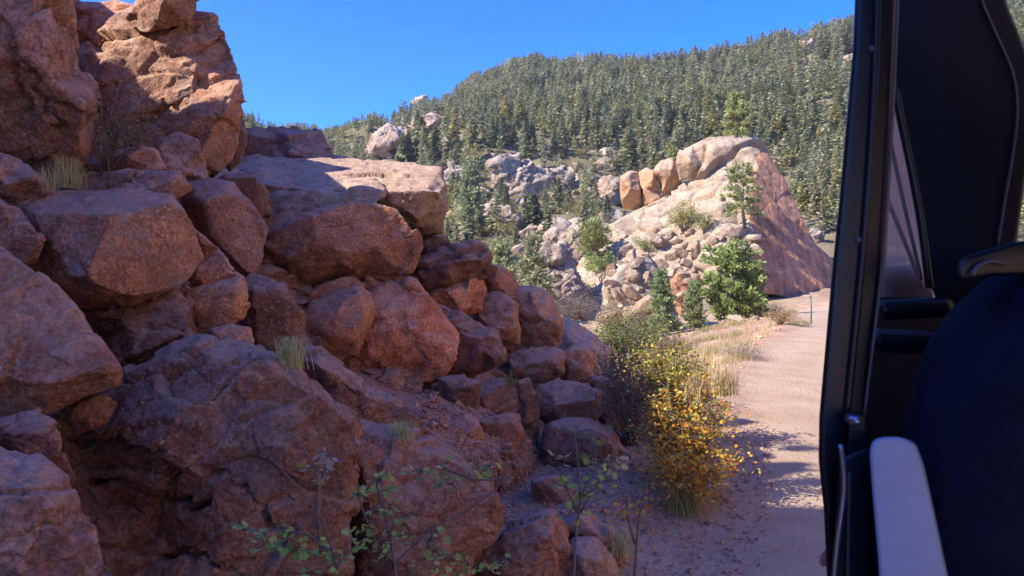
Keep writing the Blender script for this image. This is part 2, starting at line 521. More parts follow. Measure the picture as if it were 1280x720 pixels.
rock('boulder', 'dark blue-brown slab with a thin sunlit top under the big flat slab', [(326,262,.5),(340,232,1.7),(380,224,2.0),(430,221,2.0),(470,224,1.7),(482,236,.9),(480,248,.5),(450,262,.3),(430,270,.3),(390,284,.3),(350,292,.3),(330,288,.5)],
     d=8.3, inner=[(350,246,.35),(390,240,.3),(440,238,.1),(470,240,.15),(360,268,.1),(420,256,.0)], tint=(.9,1.15,1.3), thick=.6, rough=.7, facets=4, grow=1.03)
rock('boulder', 'big overhanging boulder with dark lichen cap and orange underside', [(318,342),(326,310),(332,292),(370,275),(400,265),(440,258),(475,254),(498,262),(508,282),(523,302),(518,322),(510,338),(480,348),(450,348),(425,352),(395,364),(370,366),(340,356)],
     d=7.2, inner=[(352,300,.1),(400,278,.0),(445,265,-.08),(488,266,-.04),(510,290,.02),(420,318,.20),(470,308,.22),(390,345,.4),(440,338,.4),(492,330,.4)], tint=(.95,.80,.70), rough=.85, facets=3, low=.8, top=.3)
rock('boulder', 'dark layered slab poking out right beneath the sunlit overhang', [(486,352),(505,332),(530,318),(560,308),(588,302),(604,308),(617,322),(618,336),(604,348),(575,358),(545,368),(510,366)], d=9.4, tint=(.6,.53,.52), inner=[(530,338,.0),(570,326,.05),(600,325,.1),(560,345,.0)], cracks=[([(505,345),(560,322),(604,314)],4,.13)])
rock('boulder', 'small dark stub behind the layered slab, against the forest', [(528,300),(546,292),(560,296),(566,312),(540,322),(522,316)], d=10.0, tint=DK)
rock('boulder', 'rounded orange boulder directly under the dark layered slab', [(526,376),(545,360),(575,352),(602,346),(609,366),(600,388),(576,397),(548,392)], d=9.5, tint=OR)
rock('boulder', 'reddish wedge at the right end of the layered slab, touching the trees', [(604,346),(616,332),(632,336),(648,354),(644,376),(614,374)], d=10.6, tint=(1.1,.9,.8))
rock('boulder', 'upright brown block left of the round-topped boulder on the edge', [(594,386),(604,370),(624,366),(644,380),(650,412),(648,430),(622,424),(600,416)], d=9.9, tint=(1.15,1,.88))
rock('boulder', 'round-topped brown boulder at the right edge of the upper pile', [(624,368),(640,359),(662,358),(684,364),(698,384),(702,410),(699,428),(688,438),(664,436),(646,420)], d=10.6, tint=NO, blocky=.8)
rock('boulder', 'sunlit pink boulder at the far right end of the pile', [(696,402,1.2),(715,402,1.2),(740,416,1.2),(764,438,1.0),(760,458,.8),(750,472,.6),(722,476,.4),(700,468,.4),(694,440,.6)], d=11.4, inner=[(712,424,.5),(735,440,.1),(748,452,.1)], tint=(1.05,1.3,1.4), rough=.8)
rock('boulder', 'flat dark block below the round-topped boulder', [(636,446),(650,438),(690,434),(704,440),(706,468),(690,476),(656,478),(640,468)], d=9.5, tint=(.95,.85,.8), inner=[(655,455,.0),(690,450,.05),(698,462,.1)])
rock('boulder', 'orange-edged block right of the flat dark block', [(698,440),(715,433),(738,436),(744,455),(738,476),(710,480),(698,470)], d=10.1, tint=(1.2,1,.85))
rock('boulder', 'oblong loaf-shaped rock with a pale dusty top at right', [(668,498),(676,482),(700,476),(732,479),(750,490),(754,508),(744,524),(712,528),(684,526),(670,514)], d=8.6, tint=(.95,.88,.88), inner=[(690,494,.15),(730,496,.12),(700,512,.0),(740,508,.1)], blocky=.8)
rock('boulder', 'broad dark slab with pale rim beside the yellow bush', [(683,588),(684,545),(692,530),(725,524),(752,530),(766,538),(784,560),(802,584),(814,616),(800,640),(752,636),(716,618)],
     d=7.3, inner=[(696,548,.0),(735,546,-.05),(760,556,.0),(785,596,.12),(730,590,.02)], tint=(.68,.58,.58))
rock('boulder', 'dark cube-like block above the split upright plates', [(578,500),(590,482),(618,474),(640,474),(650,492),(650,516),(628,524),(600,524),(582,514)], d=7.6, tint=(.6,.54,.55), inner=[(600,498,.05),(632,488,.1),(640,510,.05),(610,512,.0)])
rock('boulder', 'upright split plate with an orange right edge', [(606,536),(612,520),(636,516),(650,520),(656,560),(654,604),(636,600),(616,590)], d=7.1, tint=(1.05,.85,.75), inner=[(622,545,.0),(640,540,.0),(644,580,.02),(625,575,.0)], low=.3, top=.3)
rock('boulder', 'narrow dark pillar between the split plate and the loaf-shaped rock', [(646,478),(662,474),(672,500),(673,540),(670,580),(656,582),(648,530)], d=7.8, tint=DK, low=.3, top=.3)
rock('boulder', 'thin tilted shard with an orange edge lying left of the split plate', [(560,528),(582,516),(598,528),(610,556),(618,584),(604,584),(584,562)], d=6.6, tint=(1.1,.92,.85))
rock('boulder', 'orange-brown block with rough face left of the big orange boulder', [(376,398),(394,378),(418,366),(450,354),(462,370),(466,396),(454,430),(448,444),(424,446),(398,440),(380,424)], d=7.0, tint=(1.25,1.02,.86), inner=[(400,400,.05),(440,380,.0),(440,425,.05),(420,420,.0)])
rock('boulder', 'big bright orange boulder in the middle of the pile', [(444,380),(470,360),(500,354),(520,362),(545,384),(560,404),(574,420),(566,444),(548,472),(514,482),(484,478),(456,462),(440,446),(448,410)],
     d=7.1, inner=[(474,386,.0),(474,410,-.12),(510,376,.0),(548,408,.02),(520,430,.1),(490,462,.35),(460,440,.25),(548,440,.25)], tint=(1.5,1.04,.76), rough=1.1, facets=9)
rock('boulder', 'dark red boulder with a sharp orange tip beside the big orange boulder', [(536,390),(548,382),(575,392),(604,408),(622,414),(630,436),(634,452),(604,464),(575,474),(546,476),(548,440)], d=8.0, tint=(.62,.5,.48), inner=[(570,425,.05),(606,430,.0),(620,446,.0),(580,455,.0)])
rock('boulder', 'broken orange rubble block under the overhanging boulder', [(376,384),(386,366),(410,352),(440,346),(456,356),(440,372),(410,384)], d=7.5, tint=OR)
rock('boulder', 'low jagged orange block wedged over the big orange boulder', [(446,362),(456,346),(480,344),(500,350),(524,354),(534,372),(500,378),(466,376)], d=7.8, tint=OR)
rock('boulder', 'small orange stone in the gap above the big orange boulder', [(500,356),(508,346),(520,348),(530,362),(528,374),(510,374)], d=7.6, tint=(1.2,.95,.8))
rock('boulder', 'dark brown block left of the orange-brown block, behind the grass tuft', [(300,356),(316,346),(342,350),(364,364),(376,394),(384,430),(380,450),(346,446),(318,434),(304,404)], d=5.9, tint=(.62,.56,.54), inner=[(322,372,.0),(352,376,.0),(362,420,.05),(330,420,.0)])
rock('boulder', 'dark purple squarish block with an orange right edge', [(228,250),(236,230),(262,226),(292,232),(312,252),(330,284),(328,316),(312,348),(292,338),(256,306),(236,278)], d=6.2, tint=(.78,.72,.8), inner=[(252,250,.0),(288,250,.0),(302,280,.0),(308,330,.0),(318,296,.2),(270,295,-.05)], rough=.7)
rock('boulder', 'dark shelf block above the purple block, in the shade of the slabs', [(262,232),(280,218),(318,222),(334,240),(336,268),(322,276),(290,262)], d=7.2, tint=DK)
rock('boulder', 'large smooth-faced brown boulder at left, like a giant loaf', [(24,284),(30,258),(52,246),(110,243),(170,240),(212,246),(228,264),(240,292),(252,322),(232,346),(196,366),(160,386),(124,384),(84,376),(52,356),(40,322)],
     d=4.1, inner=[(54,276,.06),(120,270,.02),(200,272,.06),(232,318,.06),(140,320,-.16),(90,340,-.05),(180,350,.0),(130,368,.12)], tint=(.98,.86,.80), rough=.6, blocky=.8)
rock('boulder', 'pinkish angular block squeezed right of the giant loaf boulder', [(224,268),(246,290),(256,296),(274,312),(288,332),(304,348),(286,362),(256,366),(238,352),(250,320)], d=5.0, tint=(1.25,1.05,.95))
rock('boulder', 'orange square block below the pinkish angular block', [(222,376),(240,362),(272,354),(304,348),(309,372),(308,394),(286,408),(256,420),(232,416)], d=4.7, tint=(1.3,1.1,.9), inner=[(240,380,.0),(290,366,.0),(296,390,.05),(250,404,.02)], low=.2, top=.35)
rock('boulder', 'small orange brick-shaped stone under the orange square block', [(262,412),(286,406),(312,410),(316,432),(306,448),(280,446),(264,434)], d=4.5, tint=(1.3,1.1,.92))
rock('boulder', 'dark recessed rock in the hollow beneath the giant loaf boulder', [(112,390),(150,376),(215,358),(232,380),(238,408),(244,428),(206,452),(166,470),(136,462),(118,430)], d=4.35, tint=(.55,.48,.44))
rock('boulder', 'smooth reddish boulder cut by the left edge, mid height', [(-120,300),(-40,300),(0,312),(30,332),(70,358),(100,394),(124,430),(147,462),(146,482),(104,494),(56,514),(0,528),(-60,540),(-130,520)],
     d=2.9, inner=[(-40,350,0),(20,360,.0),(70,400,.0),(110,455,.0),(60,470,-.06),(0,440,-.12),(-60,470,0)], tint=(.95,.84,.80), rough=.45, blocky=.8, low=.15, top=.4)
rock('boulder', 'rounded pink rock above the smooth reddish boulder at the left edge', [(-60,250),(0,252),(24,264),(40,284),(48,304),(44,328),(28,334),(0,318),(-60,300)], d=3.9, tint=PK)
rock('boulder', 'low ledge rock at the left edge beneath the rock wall', [(-60,190),(0,194),(28,202),(48,220),(60,240),(40,252),(0,250),(-60,246)], d=4.4, tint=PK)
rock('boulder', 'long flat ledge behind the yellow grass tuft', [(52,236),(80,224),(120,218),(170,214),(222,216),(236,236),(216,252),(150,250),(90,250)], d=4.9, tint=(1.0,.92,.92), top=1.4)
rock('boulder', 'dark ledge between the grey-green shrub and the purple block', [(90,205),(130,190),(180,186),(215,196),(236,216),(220,232),(150,228),(100,226)], d=5.6, tint=(.95,.88,.9), top=1.2)
rock('boulder', 'small triangular stone on the ledge under the huge boulder', [(158,196),(176,182),(196,188),(208,212),(180,222),(160,214)], d=5.4, tint=OR)
rock('boulder', 'fist-shaped purple rock wedged at the left edge', [(-40,526),(0,524),(46,514),(66,528),(76,552),(72,572),(46,580),(20,568),(-40,560)], d=2.65, tint=(1.0,.85,.85), low=.15, top=.3)
rock('boulder', 'lichen-crusted rock filling the bottom left corner', [(-140,540),(-20,552),(20,568),(54,580),(80,600),(98,640),(118,680),(150,730),(170,790),(-150,800)],
     d=2.2, inner=[(-40,600,0),(30,610,.0),(70,660,.0),(110,720,.05),(0,700,-.06)], tint=(1.05,1.05,1.15), low=.1, top=.4, rough=.9)
rock('boulder', 'smooth red-brown slab edge behind the lichen-crusted corner rock', [(44,576),(66,566),(82,568),(94,600),(104,636),(110,676),(90,690),(66,640)], d=2.65, tint=(1.15,.92,.82), low=.2, top=.3, rough=.5)
rock('boulder', 'massive cracked brown boulder with a dark hollow, bottom left', [(66,600),(74,556),(92,506),(120,486),(150,478),(182,462),(220,438),(256,424),(300,432),(336,446),(372,466),(404,488),(432,520),(442,556),(440,610),(432,650),(446,740),(440,800),(100,800),(90,700),(78,650)],
     d=3.2, inner=[(130,510,.15),(100,560,.5),(170,500,.02),(240,460,.12),(310,470,.12),(380,510,.06),(420,560,.08),(300,540,-.02),(230,530,.0),(190,560,.22),(120,600,.5),(180,640,.4),(270,600,.2),(340,620,.0),(400,620,.02),(220,690,.25),(150,720,.3),(320,700,.05),(400,720,.1)],
     tint=(.78,.68,.62), cracks=[([(262,595),(285,596),(305,618),(330,645),(345,665)],6,.15),([(120,600),(170,603),(200,625),(240,625)],5,.14),([(210,580),(218,610),(232,640),(260,625)],6,.13),([(92,545),(150,560),(200,556)],10,.18),([(190,700),(235,690),(300,720)],5,.12)], thick=.5, feat=1.0, facets=5, grow=1.04, rough=.95, voxpx=2.4, low=.2, top=.7)
rock('boulder', 'small knob lodged in the dark hollow of the massive boulder', [(84,526),(96,500),(130,494),(146,506),(130,530),(98,542)], d=3.15, tint=(1,.8,.7))
rock('boulder', 'wide brown boulder with a pale crusted top, bottom centre', [(430,560),(434,530),(452,528),(480,540),(520,548),(560,560),(588,580),(614,602),(626,636),(620,668),(590,690),(580,740),(560,800),(440,800),(434,720),(428,640)],
     d=3.9, inner=[(446,556,.05),(500,572,.05),(560,590,.05),(600,620,.02),(580,660,.05),(520,640,-.08),(470,620,-.02),(460,700,.05),(530,720,.0)], tint=(.85,.74,.70), thick=.6, rough=.85, cracks=[([(430,530),(442,560),(434,600),(432,640),(440,720)],5,.16)], low=.15, top=.6)
rock('boulder', 'long sharp ridge of grey-topped rock running down behind the grass tuft', [(372,452),(384,438),(402,437),(428,456),(456,478),(492,500),(524,526),(548,552),(530,564),(490,556),(452,542),(420,520),(392,486)],
     d=4.9, inner=[(396,456,.02),(430,480,.0),(470,510,.0),(510,540,.02),(420,500,.0),(460,530,.04)], tint=(.95,.85,.82), low=.25, top=.6)
rock('boulder', 'grey rimmed rock nearest the bottom edge, left of the road', [(594,800),(598,706),(612,682),(636,660),(664,648),(690,642),(704,664),(710,700),(716,800)], d=4.4, tint=(1.05,.85,.76), inner=[(620,692,.0),(668,664,.0),(690,668,.0),(698,720,.1),(640,730,-.05)], low=.15)
rock('boulder', 'flat shard sloping toward the road at the bottom edge', [(700,652),(722,640),(744,648),(772,668),(786,694),(792,730),(790,780),(760,740),(722,700)], d=4.9, tint=(1.0,.85,.8))
rock('boulder', 'pale grey stone at the bottom edge beside the road', [(700,780),(704,690),(722,674),(744,674),(764,692),(776,726),(780,790)], d=4.5, tint=GR, inner=[(722,694,.0),(748,700,.0),(740,740,-.02)])
rock('boulder', 'half-buried block between the wide boulder and the rimmed rock', [(560,690),(586,680),(612,674),(640,664),(626,690),(606,716),(600,800),(556,800)], d=4.5, tint=(.95,.8,.74))
rock('boulder', 'low dark rock sunk in the rubble under the split plate', [(664,600),(690,594),(716,610),(730,636),(712,650),(684,640),(666,622)], d=6.2, tint=(.9,.82,.8))
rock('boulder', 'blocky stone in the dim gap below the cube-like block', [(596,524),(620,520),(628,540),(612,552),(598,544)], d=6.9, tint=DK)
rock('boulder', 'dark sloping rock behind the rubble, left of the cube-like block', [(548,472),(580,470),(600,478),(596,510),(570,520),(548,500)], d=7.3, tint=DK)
rock('boulder', 'mossy dark rock under the dry bush right of the loaf-shaped rock', [(738,474),(756,470),(776,490),(788,520),(784,548),(760,544),(744,520)], d=9.0, tint=(.8,.8,.75))

# rock face behind and under the boulders: fills every gap, and shows as the rubble slope in the middle
gx = np.linspace(-420, 830, 260); gy = np.linspace(-260, 800, 220)
GX, GY = np.meshgrid(gx, gy)
SKYL = np.interp(gx, [-420, 70, 95, 150, 240, 300, 420, 560, 640, 700, 770, 830], [-260, -40, 80, 80, 130, 215, 225, 300, 365, 440, 480, 560])
SKYL = SKYL + np.where(gx < 60, 95 + 120 * fbm(np.stack([gx / 90, 0 * gx, 0 * gx], -1), 3, 15), 0)
GYc = np.maximum(GY, SKYL[None, :] - 0 * GY)
GD = DEP(GX, GYc)
scree = np.exp(-(((GX - 585) / 110) ** 2 + ((GYc - 545) / 70) ** 2) ** 2)
GD = GD * (1.14 - .11 * scree) + .5 - .48 * scree
bump_ = fbm(np.stack([GX.ravel() / 60, GYc.ravel() / 60, 0 * GX.ravel()], -1), 4, 5).reshape(GX.shape) * .18 * (1 - .7 * scree)
GD = GD + bump_ + np.maximum(SKYL[None, :] - GY, 0) * .04
V = P(GX.ravel(), GYc.ravel(), GD.ravel())
nx_, ny_ = len(gx), len(gy)
idx = np.arange(nx_ * ny_).reshape(ny_, nx_)
Q = np.stack([idx[:-1, :-1].ravel(), idx[1:, :-1].ravel(), idx[1:, 1:].ravel(), idx[:-1, 1:].ravel()], -1)
o = link('rock_slope', mesh_from('rock_slope', V, Q, [M_ROCK]), kind='structure')
o.color = (.85, .78, .74, 1)

# high rock beyond the left edge: it is what keeps the pile and the near road in shade
def cliff_run():
    pts = [(-7.5,-14,6.5),(-6.6,-8,7.0),(-5.6,-3,7.2),(-4.9,0,7.0),(-4.9,2.2,6.6),(-5.6,4.2,6.5),(-6.6,6.2,6.0),(-8,9,5.6)]
    t = np.linspace(0, len(pts) - 1, 160)
    a = np.array(pts)
    line = np.stack([np.interp(t, range(len(pts)), a[:, k]) for k in range(3)], -1)
    u = np.linspace(0, 1, 60)
    V = []
    for j, (x, y, h) in enumerate(line):
        hh = h + .9 * math.sin(j * .55) * math.sin(j * .21) + rng.uniform(-.2, .2)
        V.append(np.stack([x + 1.6 - u * 2.4 - np.maximum(u - .85, 0) * 20, np.full(60, y), np.minimum(u / .85, 1) * hh * 1.0], -1))
    V = np.concatenate(V)
    w, jn = chisel(V / 1.6, 991)
    V[:, 0] += w * .55 + fbm(V / .8, 4, 3) * .35
    V[:, 2] += (V[:, 2] > .5) * chisel(V / 1.1, 441)[0] * .35
    idx = np.arange(160 * 60).reshape(160, 60)
    Q = np.stack([idx[:-1, :-1].ravel(), idx[1:, :-1].ravel(), idx[1:, 1:].ravel(), idx[:-1, 1:].ravel()], -1)
    o = link('unseen_cliff', mesh_from('unseen_cliff', V, Q, [M_ROCK]), kind='structure'); o.color = (1, .9, .85, 1)
cliff_run()
# ------------------------------------------------------------------ ground, road, hills
EDGE = np.array([(-1.6,-30),(-.6,-8),(-.2,0),(.75,4.6),(2.3,8.6),(5.75,17.6),(10.6,28),(14.8,38),(19.5,50),(27,61),(38,68),(70,72),(200,60)], float)   # left edge of the road
def edge_s(x, y):
    """signed distance from the road's left edge, positive to the left of it; and distance along it"""
    best = np.full(np.shape(x), 1e9); sg = np.zeros(np.shape(x)); al = np.zeros(np.shape(x)); acc = 0
    for (x0, y0), (x1, y1) in zip(EDGE[:-1], EDGE[1:]):
        dx, dy = x1 - x0, y1 - y0; l = math.hypot(dx, dy)
        t = np.clip(((x - x0) * dx + (y - y0) * dy) / l ** 2, 0, 1)
        ex, ey = x - x0 - t * dx, y - y0 - t * dy
        q = np.hypot(ex, ey)
        m = q < best
        side = np.where(dx * (y - y0) - dy * (x - x0) > 0, 1.0, -1.0)
        best = np.where(m, q, best); sg = np.where(m, side, sg); al = np.where(m, acc + t * l, al); acc += l
    return best * sg, al

HD = np.array([0, 45, 60, 80, 110, 160, 230, 320, 420, 520, 600, 700, 850, 1100, 3000], float)
HC = np.array([-2500, 0, 300, 400, 480, 545, 600, 650, 700, 800, 900, 1065, 1280, 1700, 3000], float)
RIDGE = {0: (700, 150), 300: (700, 144), 400: (700, 148), 480: (640, 146), 545: (580, 143), 600: (540, 157), 650: (525, 161), 700: (520, 160), 800: (520, 161), 900: (520, 164), 1065: (520, 176), 1280: (500, 180), 1700: (480, 160), 3000: (480, 120), -2500: (700, 120)}
BASE = [(45, -2.8), (60, -2.5), (80, 0), (110, 6), (160, 18), (230, 44)]
def colprof(c):
    dr, zr = RIDGE[int(c)]; zr = zr * .87 - (8 if c < 500 else 0)
    base = BASE if c < 1000 else [(45, -.5), (60, -.3), (80, .5), (110, 6), (160, 20), (230, 44)]
    xs = [0] + [b[0] for b in base] + [dr * .65, dr * .82, dr, dr * 1.15, dr * 1.5, 3000]
    zs = [0] + [b[1] for b in base] + [zr * .60, zr * .82, zr, zr * .95, zr * .5, 0]
    return np.interp(HD, xs, zs)
HT = np.stack([colprof(c) for c in HC])
def height(x, y, detail=True):
    x = np.asarray(x, float); y = np.asarray(y, float)
    r = np.hypot(x, y)
    az = np.degrees(np.arctan2(x, y))
    col = 640 + F * np.tan(np.radians(np.clip(az, -72, 68)))
    ci = np.clip(np.searchsorted(HC, col) - 1, 0, len(HC) - 2); ct = np.clip((col - HC[ci]) / (HC[ci + 1] - HC[ci]), 0, 1)
    ct = ct * ct * (3 - 2 * ct)
    di = np.clip(np.searchsorted(HD, r) - 1, 0, len(HD) - 2); dt = np.clip((r - HD[di]) / (HD[di + 1] - HD[di]), 0, 1)
    far = (HT[ci, di] * (1 - ct) + HT[ci + 1, di] * ct) * (1 - dt) + (HT[ci, di + 1] * (1 - ct) + HT[ci + 1, di + 1] * ct) * dt
    far = np.where(np.abs(az) > 100, 0, far)
    s, al = edge_s(x, y)
    left = np.maximum(s, 0)
    fall = -.17 * left * np.clip((y - 9) / 8, 0, 1)
    near = np.maximum(fall, -3.2) + .14 * np.exp(-((s - .5) / .5) ** 2) * np.clip((y - 3) / 4, 0, 1)
    near = np.where(s < -5.6, np.minimum((-s - 5.6) * .5, 3.5), near)
    wall = np.clip((-s - 6.2) / 3.5, 0, 1) ** .7 * 10 * np.clip((24 - y) / 4, 0, 1) * np.clip((y + 30) / 8, 0, 1) * (x > 0)  # unseen right bank raised to bounce sunlight back onto the pile
    near = near + wall
    w = np.clip((r - 42) / 26, 0, 1)
    w = w * np.clip((s + 3) / 4 + np.clip((r - 85) / 30, 0, 1), 0, 1)
    z = near * (1 - w) + far * w
    if detail:
        sh = x.shape
        p = np.stack([x.ravel(), y.ravel(), 0 * x.ravel()], -1)
        n1 = fbm(p / 45, 5, 21, .55).reshape(sh); n2 = fbm(p / 1.1, 4, 31, .6).reshape(sh); n3 = fbm(p / 11, 4, 41).reshape(sh)
        offroad = np.clip((s - .1) / .8, 0, 1) + np.clip((-s - 5.6) / 1, 0, 1)
        z = z + n1 * 11 * np.clip((r - 110) / 150, 0, 1) + n3 * 1.6 * np.clip((r - 55) / 60, 0, 1) * np.clip(offroad, 0, 1) + n2 * (.012 + .13 * np.clip(offroad, 0, 1)) * np.clip(r / 6, 0, 1)
        rut = np.exp(-((s + 1.5) / .35) ** 2) + np.exp(-((s + 3.2) / .35) ** 2)
        z = z - .045 * rut + .02 * np.exp(-((s + 2.35) / .5) ** 2)
    return z

def ground_mat():
    m, nt, N, L, bs = new_mat('ground')
    geo = N.new('ShaderNodeNewGeometry'); V = geo.outputs['Position']
    at = N.new('ShaderNodeAttribute'); at.attribute_name = 'tint'
    sp = N.new('ShaderNodeSeparateColor'); L.new(at.outputs['Color'], sp.inputs[0])
    # r = gravel road, g = forest floor far away
    n1 = nz(nt, V, 1.1, 6, .6); n2 = nz(nt, V, 14, 5, .7); n3 = nz(nt, V, 60, 3, .7); nb = nz(nt, V, .06, 8, .65, .5)
    road = mix(nt, ramp(nt, n1, [(.35, 0.0), (.65, 1.0)]), (.56, .39, .265), (.68, .52, .37))
    road = mix(nt, ramp(nt, n3, [(.30, .5), (.42, 0.0)]), road, (.36, .22, .16))
    road = mix(nt, ramp(nt, n2, [(.55, 0.0), (.72, .6)]), road, (.68, .53, .40))
    verge = mix(nt, ramp(nt, n1, [(.4, 0.0), (.62, 1.0)]), (.52, .32, .22), (.66, .50, .34))
    verge = mix(nt, ramp(nt, n2, [(.48, 0.0), (.65, .7)]), verge, (.30, .17, .13))
    hill = mix(nt, ramp(nt, nb, [(.38, 0.0), (.52, .7), (.70, 1.0)]), (.12, .11, .05), (.27, .21, .135))
    hill = mix(nt, ramp(nt, nz(nt, V, .35, 6, .7), [(.45, 0.0), (.60, .8)]), hill, (.20, .165, .08))
    c = mix(nt, sp.outputs[0], verge, road); c = mix(nt, sp.outputs[1], c, hill)
    L.new(c, bs.inputs['Base Color']); bs.inputs['Roughness'].default_value = .95; bs.inputs['Specular IOR Level'].default_value = .15
    h = math_(nt, 'ADD', math_(nt, 'MULTIPLY', n2, 1.0), math_(nt, 'MULTIPLY', n3, .45))
    b = N.new('ShaderNodeBump'); b.inputs['Strength'].default_value = .9; b.inputs['Distance'].default_value = .10
    L.new(h, b.inputs['Height']); L.new(b.outputs[0], bs.inputs['Normal'])
    return m
M_GROUND = ground_mat()
def build_ground():
    # fine in front of the camera, coarse elsewhere, one sheet out to the horizon
    az = np.concatenate([np.linspace(-180, -42, 60, endpoint=False), np.linspace(-42, 42, 560, endpoint=False), np.linspace(42, 180, 60, endpoint=False)])
    r = np.concatenate([[0.01], np.geomspace(1.2, 60, 330), np.geomspace(60, 760, 330)[1:], np.geomspace(760, 3500, 24)[1:]])
    A, RR = np.meshgrid(np.radians(az), r)
    X, Y = RR * np.sin(A), RR * np.cos(A)
    Z = height(X, Y)
    s, al = edge_s(X, Y)
    n, m = A.shape
    jit = fbm(np.stack([X.ravel(), Y.ravel(), 0 * X.ravel()], -1) / 1.3, 3, 61).reshape(X.shape)
    rd = np.clip((-s + .9 * jit + .3) / .7, 0, 1) * np.clip((5.6 + s) / .4, 0, 1)
    hl = np.clip((RR - 60) / 40, 0, 1) * (1 - rd)
    idx = np.arange(n * m).reshape(n, m)
    nxt = np.roll(idx, -1, axis=1)
    Q = np.stack([idx[:-1].ravel(), nxt[:-1].ravel(), nxt[1:].ravel(), idx[1:].ravel()], -1)
    colr = np.stack([rd.ravel(), hl.ravel(), 0 * hl.ravel()], -1)
    link('ground', mesh_from('ground', np.stack([X, Y, Z], -1).reshape(-1, 3), Q, [M_GROUND], colors=colr), kind='structure')
build_ground()
def ground_at(px_, d):
    x = (px_ - 640) / F * d
    return np.array([x, d, float(height(np.array([x]), np.array([d]))[0])])

# ------------------------------------------------------------------ the tilted rock fin and the outcrops
def fin_mat(fc, fn):
    px_, py_, _ = pix(fc.astype(float))
    return (px_ > np.interp(py_, [170, 190, 215, 260, 330, 368], [958, 950, 938, 936, 948, 955]) + 3 * np.sin(py_ / 4)).astype(int)
FD = 70.0
def S(l, k=1.0):  # metres
    return l
rock('rock_fin', 'huge tilted rock fin with a smooth red right face beside the road',
     [(740,300,14),(770,282,13),(800,262,12),(850,238,11),(880,215,10.5),(905,196,10),(938,186,8.5),(960,192,8.5),(975,212,8),(990,240,7.5),(1006,280,6.5),(1020,305,6),(1042,325,6.5),(1046,366,5),(1020,372,4),(985,372,2.5),(957,368,1),(940,372,1),(920,420,-6),(880,440,-8),(760,440,-6),(700,400,2),(715,345,9)],
     d=FD, inner=[(948,208,6.5),(938,250,4),(943,290,2.5),(940,330,1.3),(956,362,.5),(900,240,6.5),(850,270,7.5),(800,300,8),(760,330,7),(860,320,3.5),(900,330,-1),(820,360,1),(780,390,-3),(900,385,-2),(850,400,-4),(990,330,3.6),(1010,350,3.8),(975,270,5)],
     cat='rock fin', thick=.5, rough=.6, blocky=1.3, facets=0, grow=1.0, feat=9, mats=[M_FIN, M_FINR], matfn=fin_mat, damp=lambda a, b: np.where(a > np.interp(b, [170, 190, 215, 260, 330, 368], [958, 950, 938, 936, 948, 955]), .22, 1.5), voxpx=2.0)
rock('boulder', 'great rounded cap of tan rock crowning the fin, pine behind it', [(847,206),(850,190),(868,182),(885,174),(915,171),(940,172),(957,180),(964,196),(950,202),(925,205),(900,216),(880,228),(862,222),(852,226)],
     d=78, inner=[(862,200,0),(900,188,.4),(935,182,1.2),(948,195,2.0),(880,214,.2)], mats=[M_FIN], rough=.5, tint=(1.05,.95,.86), voxpx=2, feat=4, low=.3, top=.5, cracks=[([(885,180),(880,200),(866,222)],3,.4)])
rock('boulder', 'orange upright rock standing leftmost in the row of pinnacles', [(776,222),(786,214),(798,215),(801,240),(804,256),(790,262),(780,260),(775,240)], d=82, mats=[M_FIN], tint=(1.35,1.0,.72), voxpx=2, rough=.5)
rock('boulder', 'orange upright rock in the middle of the row of pinnacles', [(799,216),(808,210),(818,214),(824,238),(826,250),(806,258),(802,240)], d=82, mats=[M_FIN], tint=(1.35,1.0,.72), voxpx=2, rough=.5)
rock('boulder', 'tan upright rock right of the row of orange pinnacles', [(818,212),(826,202),(842,198),(848,212),(852,232),(846,240),(830,246),(824,230)], d=82, mats=[M_FIN], tint=(1.2,.98,.82), voxpx=2, rough=.5)
rock('boulder', 'long curved shelf of pale rock left of the fin top', [(742,290),(765,280),(800,262),(850,236),(852,250),(826,270),(800,290),(770,310),(744,318)], d=80, mats=[M_FIN], voxpx=2, rough=.5, feat=4)
rock('boulder', 'pale dome of rock with dark streaks behind the leftmost small conifer', [(756,360),(768,336),(786,322),(812,322),(824,340),(836,350),(846,390),(840,430),(800,430),(756,410)], d=52, mats=[M_FIN], tint=(.95,.98,1.0), voxpx=2, rough=.6, feat=4)
rock('boulder', 'rounded grey boulder in the middle of the sunlit rocky slope', [(815,300),(824,290),(840,288),(848,296),(848,310),(832,314),(820,312)], d=75, mats=[M_GREY], voxpx=2, tint=(.95,.9,.88))
rock('boulder', 'small round boulder perched left of the pine on the fin', [(883,282),(890,274),(898,278),(899,290),(890,294),(884,290)], d=73.5, mats=[M_FIN], voxpx=1.6, tint=(.95,.85,.78))
rock('boulder', 'cracked block beside the yellow-green shrub on the fin', [(886,300),(900,284),(930,280),(945,292),(950,306),(920,314),(895,318)], d=71, mats=[M_FIN], voxpx=1.6)
rock('boulder', 'jutting block above the bushy pine, right end of the rocky slope', [(900,322),(920,312),(946,314),(950,330),(946,344),(920,340)], d=69, mats=[M_FIN], voxpx=1.6, tint=(1.1,.9,.82))
rock('boulder', 'dark reddish block in the shade between the two narrow conifers', [(838,352),(850,336),(862,346),(864,376),(852,394),(842,382)], d=50, mats=[M_FINR], voxpx=1.6, feat=1.5)

